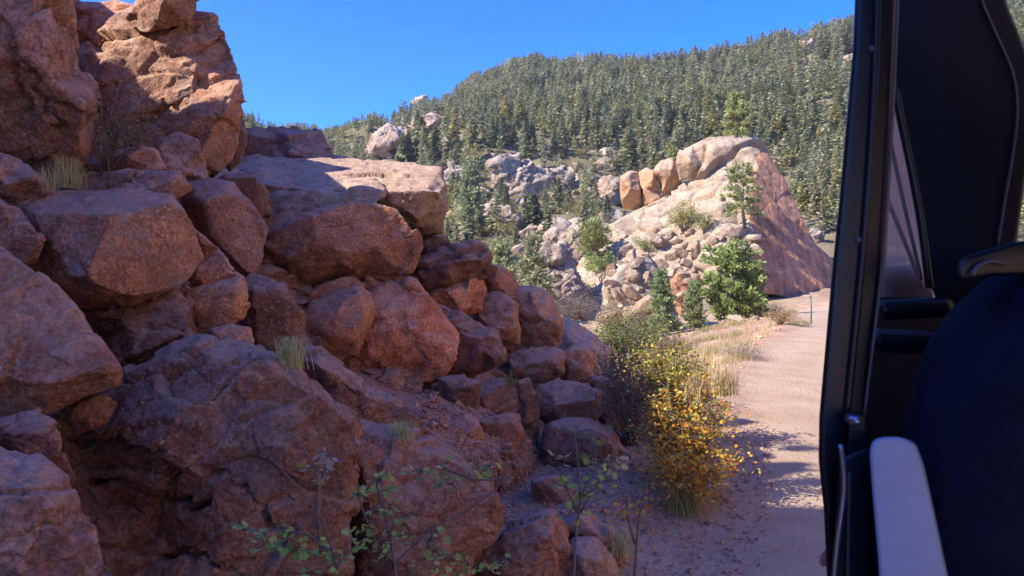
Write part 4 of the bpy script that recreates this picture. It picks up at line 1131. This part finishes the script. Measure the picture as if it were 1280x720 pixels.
# uncountable gravel
def pebbles(name, label, pts, sizes, mat, colr=(1, 1, 1), seed=3):
    gg = np.random.default_rng(seed); n = len(pts)
    base = np.array([(1, 0, 0), (-1, 0, 0), (0, 1, 0), (0, -1, 0), (0, 0, 1), (0, 0, -1)], float)
    f0 = np.array([(0, 2, 4), (2, 1, 4), (1, 3, 4), (3, 0, 4), (2, 0, 5), (1, 2, 5), (3, 1, 5), (0, 3, 5)])
    sc_ = gg.uniform(.35, 1.0, (n, 6, 1)) * sizes[:, None, None] * .6
    th = gg.uniform(0, 6.28, n); c, s = np.cos(th), np.sin(th)
    b = base[None] * sc_ + gg.normal(0, .12, (n, 6, 3)) * sizes[:, None, None]
    x = b[..., 0] * c[:, None] - b[..., 1] * s[:, None]; y = b[..., 0] * s[:, None] + b[..., 1] * c[:, None]
    v = np.stack([x, y, b[..., 2] * .8], -1) + pts[:, None]
    f = (np.arange(n)[:, None, None] * 6 + f0[None]).reshape(-1, 3)
    o = link(name, mesh_from(name, v.reshape(-1, 3), f, [mat], smooth=False), None, label, 'gravel', kind='stuff')
    o.color = (*colr, 1)
    return o
P1, S1 = [], []
for k in range(9000):
    x_ = g.uniform(430, 800); y_ = g.uniform(430, 700)
    if k % 2: x_ = g.normal(585, 70); y_ = g.normal(545, 50)
    loc, nor, ob = cast(x_, y_)
    if loc is None or ob.name not in ('rock_slope', 'ground') and not ob.name.startswith('stone'): continue
    P1.append(loc); S1.append(g.uniform(.012, .05) * (1 + (g.random() < .08) * 1.2))
pebbles('rubble', 'loose reddish rubble filling the slope between the boulders', np.array(P1), np.array(S1), M_ROCK, (1.25, 1.12, 1.05))
n = 22000
yy = g.uniform(4, 40, n) ** 1.0; yy = 4 + 34 * g.random(n) ** 2.6
ss = np.where(g.random(n) < .6, g.uniform(-.3, 3.0, n), g.uniform(-5.5, .5, n))
ex = np.interp(yy, EDGE[:, 1][:9], EDGE[:, 0][:9])
xx = ex - ss
zz = height(xx, yy)
sz = g.uniform(.008, .035, n) * (1 + (g.random(n) < .04) * 1.5) * np.where(ss < .1, .6, 1.2)
pebbles('gravel', 'pinkish gravel strewn along the dirt road and its verge', np.stack([xx, yy, zz + sz * .15], -1), sz, M_ROCK, (1.5, 1.4, 1.35), 5)

n = 2600
yy = g.uniform(10, 44, n); ss = g.uniform(.1, 7.5, n)
xx = np.interp(yy, EDGE[:, 1][:9], EDGE[:, 0][:9]) - ss
sz = g.uniform(.03, .11, n) * (1 + (g.random(n) < .06) * 1.6)
pebbles('rubble', 'broken reddish rock scattered down the bank left of the road', np.stack([xx, yy, height(xx, yy) + sz * .1], -1), sz, M_ROCK, (1.15, 1.35, 1.35), 15)
n = 2500
yy = g.uniform(4.2, 10, n); ss = g.uniform(-.8, 1.6, n)
xx = np.interp(yy, EDGE[:, 1][:9], EDGE[:, 0][:9]) - ss
sz = g.uniform(.015, .06, n)
pebbles('gravel', 'coarse shaded gravel at the foot of the rock pile', np.stack([xx, yy, height(xx, yy) + sz * .1], -1), sz, M_ROCK, (1.1, 1.2, 1.25), 16)

# dry grass along the verge, too many blades to count
def verge_grass():
    gg = np.random.default_rng(55); mb = MB(); n = 22000
    cy_ = 9.5 + 30 * gg.random(420) ** 1.3; cs = gg.uniform(.3, 4.8, 420)
    wts = .35 + fbm(np.stack([cy_, cs, 0 * cs], -1) / 2.2, 2, 9)
    k = gg.choice(420, n, p=np.clip(wts, .02, 2) / np.clip(wts, .02, 2).sum())
    y = cy_[k] + gg.normal(0, .16, n); s_ = cs[k] + gg.normal(0, .16, n)
    x = np.interp(y, EDGE[:, 1][:9], EDGE[:, 0][:9]) - s_
    z = height(x, y)
    hgt = (gg.uniform(.05, .22, n)) * (1 + .4 * (wts[k] > .5))
    th = gg.uniform(0, 6.28, n); L = gg.uniform(.05, .45, n) * hgt
    p0 = np.stack([x, y, z - .01], -1); dr = np.stack([np.cos(th), np.sin(th), 0 * th], -1); sd = np.stack([-np.sin(th), np.cos(th), 0 * th], -1)
    wd = (.003 + .00018 * y)[:, None]
    V = []
    for u in (0, .55, 1.0):
        c = p0 + dr * (L * u ** 1.7)[:, None] + np.array([0, 0, 1]) * (hgt * u)[:, None]
        V += [c - sd * wd * (1 - u * .85), c + sd * wd * (1 - u * .85)]
    V = np.stack(V, 1).reshape(-1, 3); i0 = np.arange(n)[:, None] * 6
    mb.add(V, np.concatenate([i0 + [0, 1, 3, 2], i0 + [2, 3, 5, 4]], 0))
    cl = np.array(STRAW + [(.30, .30, .13)])[(k * 7) % 5] * gg.uniform(.8, 1.2, n)[:, None]
    mb.c[-1] = np.repeat(cl, 6, 0)
    link('dry_grass', mb.mesh('dry_grass', [M_GRASS], smooth=False), None, 'straw-coloured dry grass along the edge of the dirt road', 'grass', kind='stuff')
verge_grass()
bpy.context.view_layer.update()

def tuft_at(label, x, y, hpx, wpx, n, cols, seed, **k):
    loc, nor, ob = cast(x, y)
    d_ = pix(loc[None])[2][0]
    return tuft(label, loc, 1.45 * hpx / F * d_, 1.2 * wpx / F * d_, n, cols, seed, **k)
GT = [(.50, .52, .20), (.66, .58, .30), (.42, .46, .16), (.72, .62, .36)]
tuft_at('green and straw grass tuft hanging in the crack left of the orange boulders', 362, 458, 58, 66, 260, GT, 1, blade=.0024, droop=.55)
tuft_at('yellowish grass tuft on the ledge under the rock wall', 86, 232, 52, 60, 220, [(.62, .56, .24), (.72, .62, .34), (.48, .46, .2)], 2, blade=.0022, droop=.5)
tuft_at('short dry grass tuft behind the wide pale-crusted boulder', 502, 546, 34, 50, 180, GT, 3, blade=.002, droop=.55)
tuft_at('spray of thin grass at the foot of the orange bush', 852, 640, 64, 110, 240, [(.30, .32, .12), (.36, .33, .16), (.22, .25, .09)], 4, blade=.003, droop=.5)
tuft_at('sparse dry grass tuft at the left of the yellow ledge tuft', 58, 236, 40, 50, 80, GT, 5, blade=.002, droop=.5)
tuft_at('dry grass tuft in front of the broad dark slab', 776, 690, 44, 70, 140, GT, 6, blade=.003)
tuft_at('tall straw-coloured grass clump leaning by the roadside', 905, 492, 46, 60, 220, STRAW, 7, blade=.004)
tuft_at('second tall straw clump, left of the leaning roadside one', 872, 500, 40, 54, 200, STRAW, 8, blade=.004)
loc, nor, ob = cast(132, 214)
bush('grey_green_shrub', 'grey-green leafless-looking shrub between the rock wall and the huge boulder', loc, .62, .72, GG, n=520, leaf=.035, seed=61, stems=16, lean=(.1, 0))

# saplings at the bottom edge, traced stems with leaf clusters at their own distance
def sapling(name, label, stems, clusters, d, cols, leaf=.028, seed=1, per=10, spread=9, lobed=True, heads=()):
    gg = np.random.default_rng(seed)
    b = P(stems[0][0][0], stems[0][0][1], d)
    e = empty(name, b, label, 'sapling')
    st = MB()
    for s_ in stems:
        s2 = np.array([(q[0], q[1], q[2] if len(q) > 2 else 0) for q in s_], float)
        t = np.linspace(0, len(s2) - 1, (len(s2) - 1) * 5 + 1)
        s2 = np.stack([np.interp(t, range(len(s2)), s2[:, k]) for k in range(3)], -1)
        s2[:, :2] += np.cumsum(gg.normal(0, .6, (len(s2), 2)), 0) * .5
        p = P(s2[:, 0], s2[:, 1], d + s2[:, 2]) - b
        st.tube(p, np.linspace(.0022, .0009, len(p)) * d, 4)
    for q in clusters:      # each cluster hangs on a small twig from the nearest stem point
        pass
    lf = MB()
    for q in clusters:
        m = per if len(q) < 4 else q[3]
        cc = cols if len(q) < 3 or q[2] is None else q[2]
        C = P(q[0] + gg.normal(0, spread, m), q[1] + gg.normal(0, spread * .7, m), d + gg.normal(0, .05, m)) - b
        cen = P(q[0], q[1], d) - b
        for c_ in C: st.tube([cen, (cen + c_) / 2 + gg.normal(0, .004, 3), c_], [.0012 * d * .6, .0008 * d * .6, .0005 * d * .6], 3)
        leaves_at(lf, C, leaf, cc, gg, lobed, .2)
    link('stems', st.mesh('stems', M_TWIG), e)
    link('foliage', lf.mesh('foliage', [M_LEAF], smooth=False), e)
    return e
LG = [(.30, .42, .08), (.42, .55, .12), (.24, .32, .10), (.46, .50, .18)]
LY = [(.45, .40, .08), (.36, .36, .08)]
sapling('sapling', 'thin sapling with arching bare stems before the massive cracked boulder', [[(424,760),(420,720),(414,683),(402,647),(372,607),(338,572)],[(402,690),(398,637),(401,607),(393,576),(372,546),(326,526)],[(414,690),(385,668),(345,662),(305,662)],[(420,710),(435,690),(450,680)]],
        [(305,662,None,9),(330,674),(356,664),(384,664,LY,3),(384,690,None,9),(402,682),(425,694),(440,676),(386,585,LY,4),(408,598,LY,3),(398,712),(352,680)], 2.35, LG, seed=71, leaf=.030)
sapling('dry_stalk', 'dry seed stalk with straw blades beside the arching stems', [[(398,660),(400,610),(408,580),(416,560)]], [(410,570,[(.45,.36,.22)],9),(404,590,[(.45,.36,.22)],7)], 2.4, [(.45,.36,.22)], seed=72, lobed=False, spread=7, leaf=.045)
sapling('sapling', 'leafy green sapling upright before the wide pale-crusted boulder', [[(496,760),(494,703),(488,665),(478,631),(470,600)],[(494,703),(470,680),(455,640),(448,615)],[(488,665),(500,640)]],
        [(455,612),(472,600),(482,612),(466,640,None,9),(486,636,None,9),(498,652),(466,660),(482,676,None,9),(478,690),(462,662,LY,3),(446,618),(500,670)], 2.6, LG, seed=73, leaf=.031)
sapling('sapling', 'long leaning twig with lobed leaves reaching toward the split plates', [[(494,720),(494,703),(540,659),(585,637),(620,610),(652,560)],[(540,659),(535,690),(545,720)],[(545,580),(590,600),(640,600)]],
        [(525,588),(560,574,LY,4),(556,592),(564,606),(590,584,[(.5,.3,.1)],3),(600,590),(612,583),(540,690),(535,676),(560,700,None,9),(585,706),(610,712,LY,5),(545,712,None,9),(628,700),(572,716)], 3.0, LG, seed=74, leaf=.034)
sapling('sapling', 'slender weed with seed heads before the broad dark slab', [[(716,740),(720,660),(726,620),(740,590),(746,545)],[(726,625),(722,570),(718,540)],[(726,640),(750,600),(768,570)],[(722,640),(700,590)]],
        [(719,542,YG,5),(746,548,YG,6),(737,574,YG),(720,640,LG,7),(756,600,LG),(768,572,[(.5,.42,.25)],9),(760,585,[(.45,.4,.22)],6),(708,575,[(.4,.36,.2)],5),(706,605),(730,620)], 4.0, LG, seed=75, leaf=.05)
sapling('sapling', 'small weed with drooping orange leaves beside the broad dark slab', [[(792,740),(794,690),(798,640),(812,620)],[(794,680),(784,640),(784,622)]],
        [(784,626,ORG,7),(786,646,ORG,7),(812,626,ORG,6),(800,634,ORG,5),(826,618,[(.3,.15,.1)],4)], 4.6, ORG, seed=76, leaf=.04)
tuft_at('pair of green-yellow weeds on the cube-like block', 636, 478, 22, 36, 26, YG, 9, name='weed', blade=.006)
gl_ = np.random.default_rng(91); nl = 420
yl = gl_.normal(6.6, .7, nl); xl = np.interp(yl, EDGE[:, 1][:9], EDGE[:, 0][:9]) - gl_.normal(.25, .45, nl)
lm = MB(); leaves_at(lm, np.stack([xl, yl, height(xl, yl) + .012], -1), .035, ORG + BRN + STRAW, gl_, True, 0)
link('leaf_litter', lm.mesh('leaf_litter', [M_LEAF], smooth=False), None, 'fallen orange and brown leaves on the gravel round the bush', 'leaves', kind='stuff')
# a dead twig lying on the gravel
st = MB(); q0 = foot(886, 612, 7.3); q1 = foot(912, 610, 7.3); st.tube([q0 + [0, 0, .03], (q0 + q1) / 2 + [0, 0, .05], q1 + [0, 0, .03]], [.014, .012, .006], 6)
link('stick', st.mesh('stick', simple_mat('bleached_wood', (.62, .56, .48), .8)), None, 'bleached stick lying on the gravel right of the orange bush', 'stick')
# ------------------------------------------------------------------ roadside post
import bmesh
pb = ground_at(1014, 31.0)
st = MB(); st.tube([(0, 0, -.1), (0.01, 0, .6), (-.03, 0, 1.12)], [.034, .034, .034], 8)
st.tube([(-.03, 0, 1.10), (-.031, 0, 1.18)], [.04, .04], 8)
o = link('post', st.mesh('post', simple_mat('green_post_paint', (.10, .17, .13), .5, var=.3)), None, 'thin green metal post standing at the road edge', 'post')
o.location = [float(c) for c in pb]

# ------------------------------------------------------------------ the vehicle we look out of
M_BLK = simple_mat('black_rubber', (.006, .007, .010), .38, var=.2, vscale=30, spec=.5)
M_TOP = simple_mat('black_soft_top', (.008, .009, .016), .75, var=.25, vscale=120, spec=.25, bump=.0004)
M_TRIM = simple_mat('dull_trim', (.10, .085, .08), .4, var=.2, vscale=40)
M_STEEL = simple_mat('zinc_steel', (.45, .47, .5), .35, metal=1)
M_PAD = simple_mat('white_vinyl', (.34, .40, .54), .55, var=.10, vscale=60, bump=.0006)
M_DBRN = simple_mat('dark_interior', (.018, .013, .012), .7, var=.3, vscale=20)
M_STRAP = simple_mat('tan_strap', (.34, .26, .22), .7)
VD = .80
def prism(name, poly, d, thick, mat, parent, bevel=.004, seg=3, label=None, dvar=None):
    bm = bmesh.new()
    dv = dvar if dvar is not None else [0] * len(poly)
    f_ = [bm.verts.new(P(x, y, d + q)) for (x, y), q in zip(poly, dv)]
    k = (d + thick) / d
    b_ = []
    for (x, y), q in zip(poly, dv):
        b_.append(bm.verts.new(P(x + (3 if x > 1100 else 0), y, d + q + thick)))
    n = len(poly)
    bm.faces.new(f_); bm.faces.new(b_[::-1])
    for i in range(n): bm.faces.new((f_[i], b_[i], b_[(i + 1) % n], f_[(i + 1) % n]))
    bmesh.ops.recalc_face_normals(bm, faces=bm.faces)
    if bevel: bmesh.ops.bevel(bm, geom=[e for e in bm.edges], offset=bevel, segments=seg, profile=.5, affect='EDGES', clamp_overlap=True)
    bmesh.ops.triangulate(bm, faces=[f for f in bm.faces if len(f.verts) > 4])
    org = np.array(parent.location) if parent else np.zeros(3)
    bmesh.ops.translate(bm, verts=bm.verts, vec=Vector(-org))
    me = bpy.data.meshes.new(name); bm.to_mesh(me); bm.free(); me.materials.append(mat)
    if bevel: 
        for p in me.polygons: p.use_smooth = True
        me.set_sharp_from_angle(angle=R(40))
    return link(name, me, parent, label)
def ptube(name, pts, d, rpx, mat, parent, k=10, label=None):
    mb = MB(); a = np.array([(q[0], q[1], q[2] if len(q) > 2 else 0) for q in pts], float)
    t = np.linspace(0, len(a) - 1, (len(a) - 1) * 6 + 1)
    # smooth the traced line
    s = np.stack([np.interp(t, range(len(a)), a[:, j]) for j in range(3)], -1)
    for _ in range(6): s[1:-1] = (s[:-2] + s[1:-1] * 2 + s[2:]) / 4
    mb.tube(P(s[:, 0], s[:, 1], d + s[:, 2]) - np.array(parent.location), rpx / F * d, k)
    return link(name, mb.mesh(name, mat), parent, label)

veh = empty('vehicle', (.45, .9, 0), 'black off-road vehicle with soft top, its open side framing the right edge', 'vehicle')
prism('door_pillar', [(1071,-60),(1066,60),(1058,150),(1049,250),(1040,340),(1031,440),(1024,520),(1023,575),(1030,640),(1037,800),(1062,800),(1064,640),(1082,548),(1090,440),(1105,330),(1115,150),(1124,-60)], VD, .05, M_BLK, veh, .008, 4)
ptube('window_seal', [(1124,-50),(1120,50),(1115,150),(1109,250),(1102,340),(1090,440),(1080,520)], VD - .003, 2.0, M_TRIM, veh)
ptube('pillar_rib', [(1098,-50),(1094,80),(1086,220),(1076,340),(1066,440),(1058,520)], VD - .001, 5.0, M_BLK, veh)
pnl = prism('soft_top_panel', [(1122,-60),(1236,-60),(1258,10),(1283,72),(1292,110),(1290,170),(1279,225),(1268,305),(1262,380),(1172,380),(1160,350),(1150,260),(1134,180),(1119,112)], VD + .12, .015, M_TOP, veh, .003, 2)
ptube('piping', [(1210,-60),(1226,0),(1246,45),(1268,92),(1273,140),(1265,200),(1256,250),(1247,306)], VD + .118, 1.7, M_TRIM, pnl if False else veh)
ptube('strap', [(1108,150),(1122,220),(1138,290),(1152,350)], VD + .16, 2.4, M_STRAP, veh)
ptube('strap', [(1100,225),(1120,275),(1140,325),(1152,360)], VD + .17, 2.6, M_STRAP, veh)
ptube('window_frame', [(1119,112),(1126,150),(1140,215),(1152,280),(1162,360)], VD + .10, 5, M_BLK, veh)
# side window beside the strap, pale glare put in as warm translucent colour
gm, gnt, gN, gL, gb = new_mat('window_film')
gtr = gN.new('ShaderNodeBsdfTransparent'); gtr.inputs[0].default_value = (.82, .78, .74, 1)
ggl = gN.new('ShaderNodeBsdfGlossy'); ggl.inputs['Roughness'].default_value = .12; ggl.inputs[0].default_value = (.9, .85, .8, 1)
gmx = gN.new('ShaderNodeMixShader'); gmx.inputs[0].default_value = .28
gL.new(gtr.outputs[0], gmx.inputs[1]); gL.new(ggl.outputs[0], gmx.inputs[2]); glare_tl = gN.new('ShaderNodeBsdfTranslucent'); glare_tl.inputs[0].default_value = (.85, .74, .66, 1)
gm2 = gN.new('ShaderNodeMixShader'); gm2.inputs[0].default_value = .5
gL.new(gmx.outputs[0], gm2.inputs[1]); gL.new(glare_tl.outputs[0], gm2.inputs[2]); gL.new(gm2.outputs[0], gN['Material Output'].inputs[0])
prism('window_pane', [(1117,100),(1136,180),(1160,300),(1166,372),(1090,372),(1100,250)], VD + .19, .002, gm, veh, 0)
prism('dash_panel', [(1086,368),(1150,368),(1180,360),(1260,330),(1500,330),(1500,700),(1070,700),(1070,500)], VD + .26, .03, M_DBRN, veh, .004)
prism('window_sill', [(1100,332),(1138,332),(1176,376),(1096,376)], VD + .20, .02, M_BLK, veh, .004)
ptube('roll_bar', [(1098,388),(1130,386),(1185,384)], VD + .12, 13, M_BLK, veh, 16)
ptube('grab_bar', [(1092,424),(1100,426),(1130,427),(1180,428)], VD + .06, 15, M_BLK, veh, 16)
hb = prism('hinge_bracket', [(1062,518),(1084,518),(1087,552),(1086,590),(1060,590),(1060,552)], VD - .02, .012, M_BLK, veh, .003)
mb = MB(); c_ = P(1073, 528, VD - .034); mb.tube([c_, c_ + [0, .008, 0], c_ + [0, .02, 0]], [.0035, .0065, .0065], 12)
bo = link('bolt', mb.mesh('bolt', M_STEEL), hb); bo.location = Vector(-np.array(veh.location))
prism('door_shell', [(1050,572),(1090,556),(1097,620),(1103,800),(1036,800),(1042,690)], VD - .04, .04, M_BLK, veh, .006)
ptube('door_edge_trim', [(1062,590),(1061,640),(1060,720),(1060,800)], VD - .05, 1.8, M_TRIM, veh)
ptube('window_rod', [(1051,556),(1055,590),(1055,620),(1048,665),(1042,720),(1040,790)], VD - .07, 3.2, M_STEEL, veh)
prism('armrest', [(1087,566),(1090,551),(1102,546),(1124,546),(1142,554),(1152,578),(1160,612),(1172,668),(1200,800),(1104,800),(1097,690),(1090,610)], .66, .09, M_PAD, veh, .014, 5)
prism('seat_belt_guide', [(1196,330),(1206,320),(1240,310),(1272,301),(1300,300),(1300,345),(1240,345),(1200,352)], .70, .03, M_BLK, veh, .006, 3)
ptube('belt_loop', [(1215,345),(1222,332),(1240,325),(1258,330)], .695, 3, M_TRIM, veh)
# the rest of its near side, below and beyond the frame
def wbox(name, lo, hi, mat, bev=.02):
    bm = bmesh.new(); bmesh.ops.create_cube(bm, size=1)
    for v in bm.verts: v.co = Vector([(lo[i] + hi[i]) / 2 + v.co[i] * (hi[i] - lo[i]) for i in range(3)]) - veh.location
    bmesh.ops.bevel(bm, geom=bm.edges[:], offset=bev, segments=3, affect='EDGES')
    me = bpy.data.meshes.new(name); bm.to_mesh(me); bm.free(); me.materials.append(mat)
    return link(name, me, veh)
wbox('body_side', (.40, -1.0, .5), (.52, .74, 1.60), M_BLK)
wbox('roof', (.42, -1.0, 2.40), (1.9, .76, 2.44), M_TOP)

for yy_, dx_ in ((60, 0), (300, -14)):
    mb = MB(); c_ = P(1092 + dx_ * 1.2, yy_, VD - .004); mb.tube([c_, c_ + [0, .003, 0], c_ + [0, .012, 0]], [.0022, .0045, .0045], 10)
    so = link('screw', mb.mesh('screw', M_TRIM), veh); so.location = Vector(-np.array(veh.location))

# ------------------------------------------------------------------ front passenger, only a sleeve and shoulder in view
def skin_obj(name, joints, edges, mat, parent, sub=2, root=0):
    me = bpy.data.meshes.new(name)
    me.from_pydata([j[0] for j in joints], edges, [])
    o = bpy.data.objects.new('tmp', me); COL.objects.link(o)
    md = o.modifiers.new('s', 'SKIN'); md.use_smooth_shade = True
    for i, j in enumerate(joints):
        r_ = j[1] if isinstance(j[1], tuple) else (j[1], j[1])
        me.skin_vertices[0].data[i].radius = r_
    me.skin_vertices[0].data[root].use_root = True
    s = o.modifiers.new('u', 'SUBSURF'); s.levels = sub; s.render_levels = sub
    dg = bpy.context.evaluated_depsgraph_get(); dg.update()
    m2 = bpy.data.meshes.new_from_object(o.evaluated_get(dg))
    bpy.data.objects.remove(o); m2.name = name; m2.materials.clear(); m2.materials.append(mat)
    return link(name, m2, parent)
M_SKIN = simple_mat('skin', (.50, .30, .22), .5)
M_NAVY = simple_mat('navy_jacket', (.012, .015, .034), .85, var=.5, vscale=22, spec=.2, bump=.006)
M_HAIR = simple_mat('dark_hair', (.03, .02, .015), .6)
M_JEAN = simple_mat('dark_jeans', (.02, .03, .06), .85)
sx, sy, sz_ = [float(q) for q in P(1232, 440, .72)]     # left shoulder
pe = empty('person', (sx + .20, sy + .02, sz_ - .52), 'front passenger in a dark navy jacket, only shoulder and sleeve in view', 'person')
O = np.array([.20, .02, -.52])
def J(x, y, z): return tuple(np.array([x, y, z]) - O)
body = [(J(.20, .03, -.50), .13), (J(.20, .02, -.28), .12), (J(.20, .02, -.06), .13), (J(.20, .03, .07), .055), (J(.20, .05, .17), .075), (J(.20, .06, .26), .085),
        (J(.02, .02, -.03), .055), (J(.03, .06, -.30), .045), (J(.06, .30, -.36), .035), (J(.07, .38, -.36), (.035, .018)),
        (J(.38, .02, -.03), .055), (J(.37, .06, -.30), .045), (J(.34, .30, -.36), .035), (J(.33, .38, -.36), (.035, .018)),
        (J(.10, .45, -.48), .075), (J(.09, .52, -.92), .05), (J(.09, .62, -.98), .045), (J(.30, .45, -.48), .075), (J(.31, .52, -.92), .05), (J(.31, .62, -.98), .045)]
ed = [(0,1),(1,2),(2,3),(3,4),(4,5),(2,6),(6,7),(7,8),(8,9),(2,10),(10,11),(11,12),(12,13),(0,14),(14,15),(15,16),(0,17),(17,18),(18,19)]
for side, pi in ((1, 9), (-1, 13)):
    px0, py0, pz0 = body[pi][0]
    for q in range(4):
        a = len(body); xo = (q - 1.5) * .019
        body += [((px0 + xo, py0 + .055, pz0), .009), ((px0 + xo, py0 + .085 - abs(q - 1.4) * .006, pz0 - .012), .008), ((px0 + xo, py0 + .10 - abs(q - 1.4) * .006, pz0 - .034), .007)]
        ed += [(pi, a), (a, a + 1), (a + 1, a + 2)]
    a = len(body); body += [((px0 + side * .04, py0 + .02, pz0 - .005), .010), ((px0 + side * .055, py0 + .05, pz0 - .015), .008)]; ed += [(pi, a), (a, a + 1)]
skin_obj('body', body, ed, M_SKIN, pe)
jk = [(J(.20, .03, -.52), (.19, .15)), (J(.20, .02, -.28), (.18, .14)), (J(.20, .02, -.08), (.18, .14)), (J(.20, .03, .10), .12),
      (J(.03, .02, -.02), .100), (J(.02, .03, -.16), .086), (J(.03, .06, -.31), .066), (J(.055, .25, -.352), .052),
      (J(.37, .02, -.035), .082), (J(.385, .03, -.16), .076), (J(.37, .06, -.31), .066), (J(.345, .25, -.352), .052), (J(.11, .02, .045), (.12, .11))]
skin_obj('jacket', jk, [(0,1),(1,2),(2,3),(2,12),(12,4),(4,5),(5,6),(6,7),(2,8),(8,9),(9,10),(10,11)], M_NAVY, pe)
skin_obj('hair', [(J(.20, .02, .21), .088), (J(.20, .035, .28), .09)], [(0, 1)], M_HAIR, pe)
skin_obj('trousers', [(J(.20, .03, -.54), .16), (J(.10, .45, -.48), .09), (J(.09, .52, -.88), .065), (J(.30, .45, -.48), .09), (J(.31, .52, -.88), .065)], [(0,1),(1,2),(0,3),(3,4)], M_JEAN, pe)
prism('seat', [(1300,560),(1900,560),(1900,1400),(1300,1400)], .92, .12, M_DBRN, veh, .03, 4)

# ------------------------------------------------------------------ the air between here and the mountain
bm = bmesh.new(); bmesh.ops.create_cube(bm, size=1)
for v in bm.verts: v.co = Vector((v.co.x * 2400, 350 + v.co.y * 1500, 110 + v.co.z * 260))
me = bpy.data.meshes.new('haze'); bm.to_mesh(me); bm.free()
hm = bpy.data.materials.new('haze'); hm.use_nodes = True
hm.node_tree.nodes.remove(hm.node_tree.nodes['Principled BSDF'])
pv = hm.node_tree.nodes.new('ShaderNodeVolumePrincipled')
pv.inputs['Color'].default_value = (.97, .95, .93, 1); pv.inputs['Density'].default_value = 0.0002; pv.inputs['Anisotropy'].default_value = .3
hm.node_tree.links.new(pv.outputs[0], hm.node_tree.nodes['Material Output'].inputs['Volume'])
me.materials.append(hm)
link('haze', me, None, kind='stuff', label='thin pale haze between the road and the mountain', cat='haze')
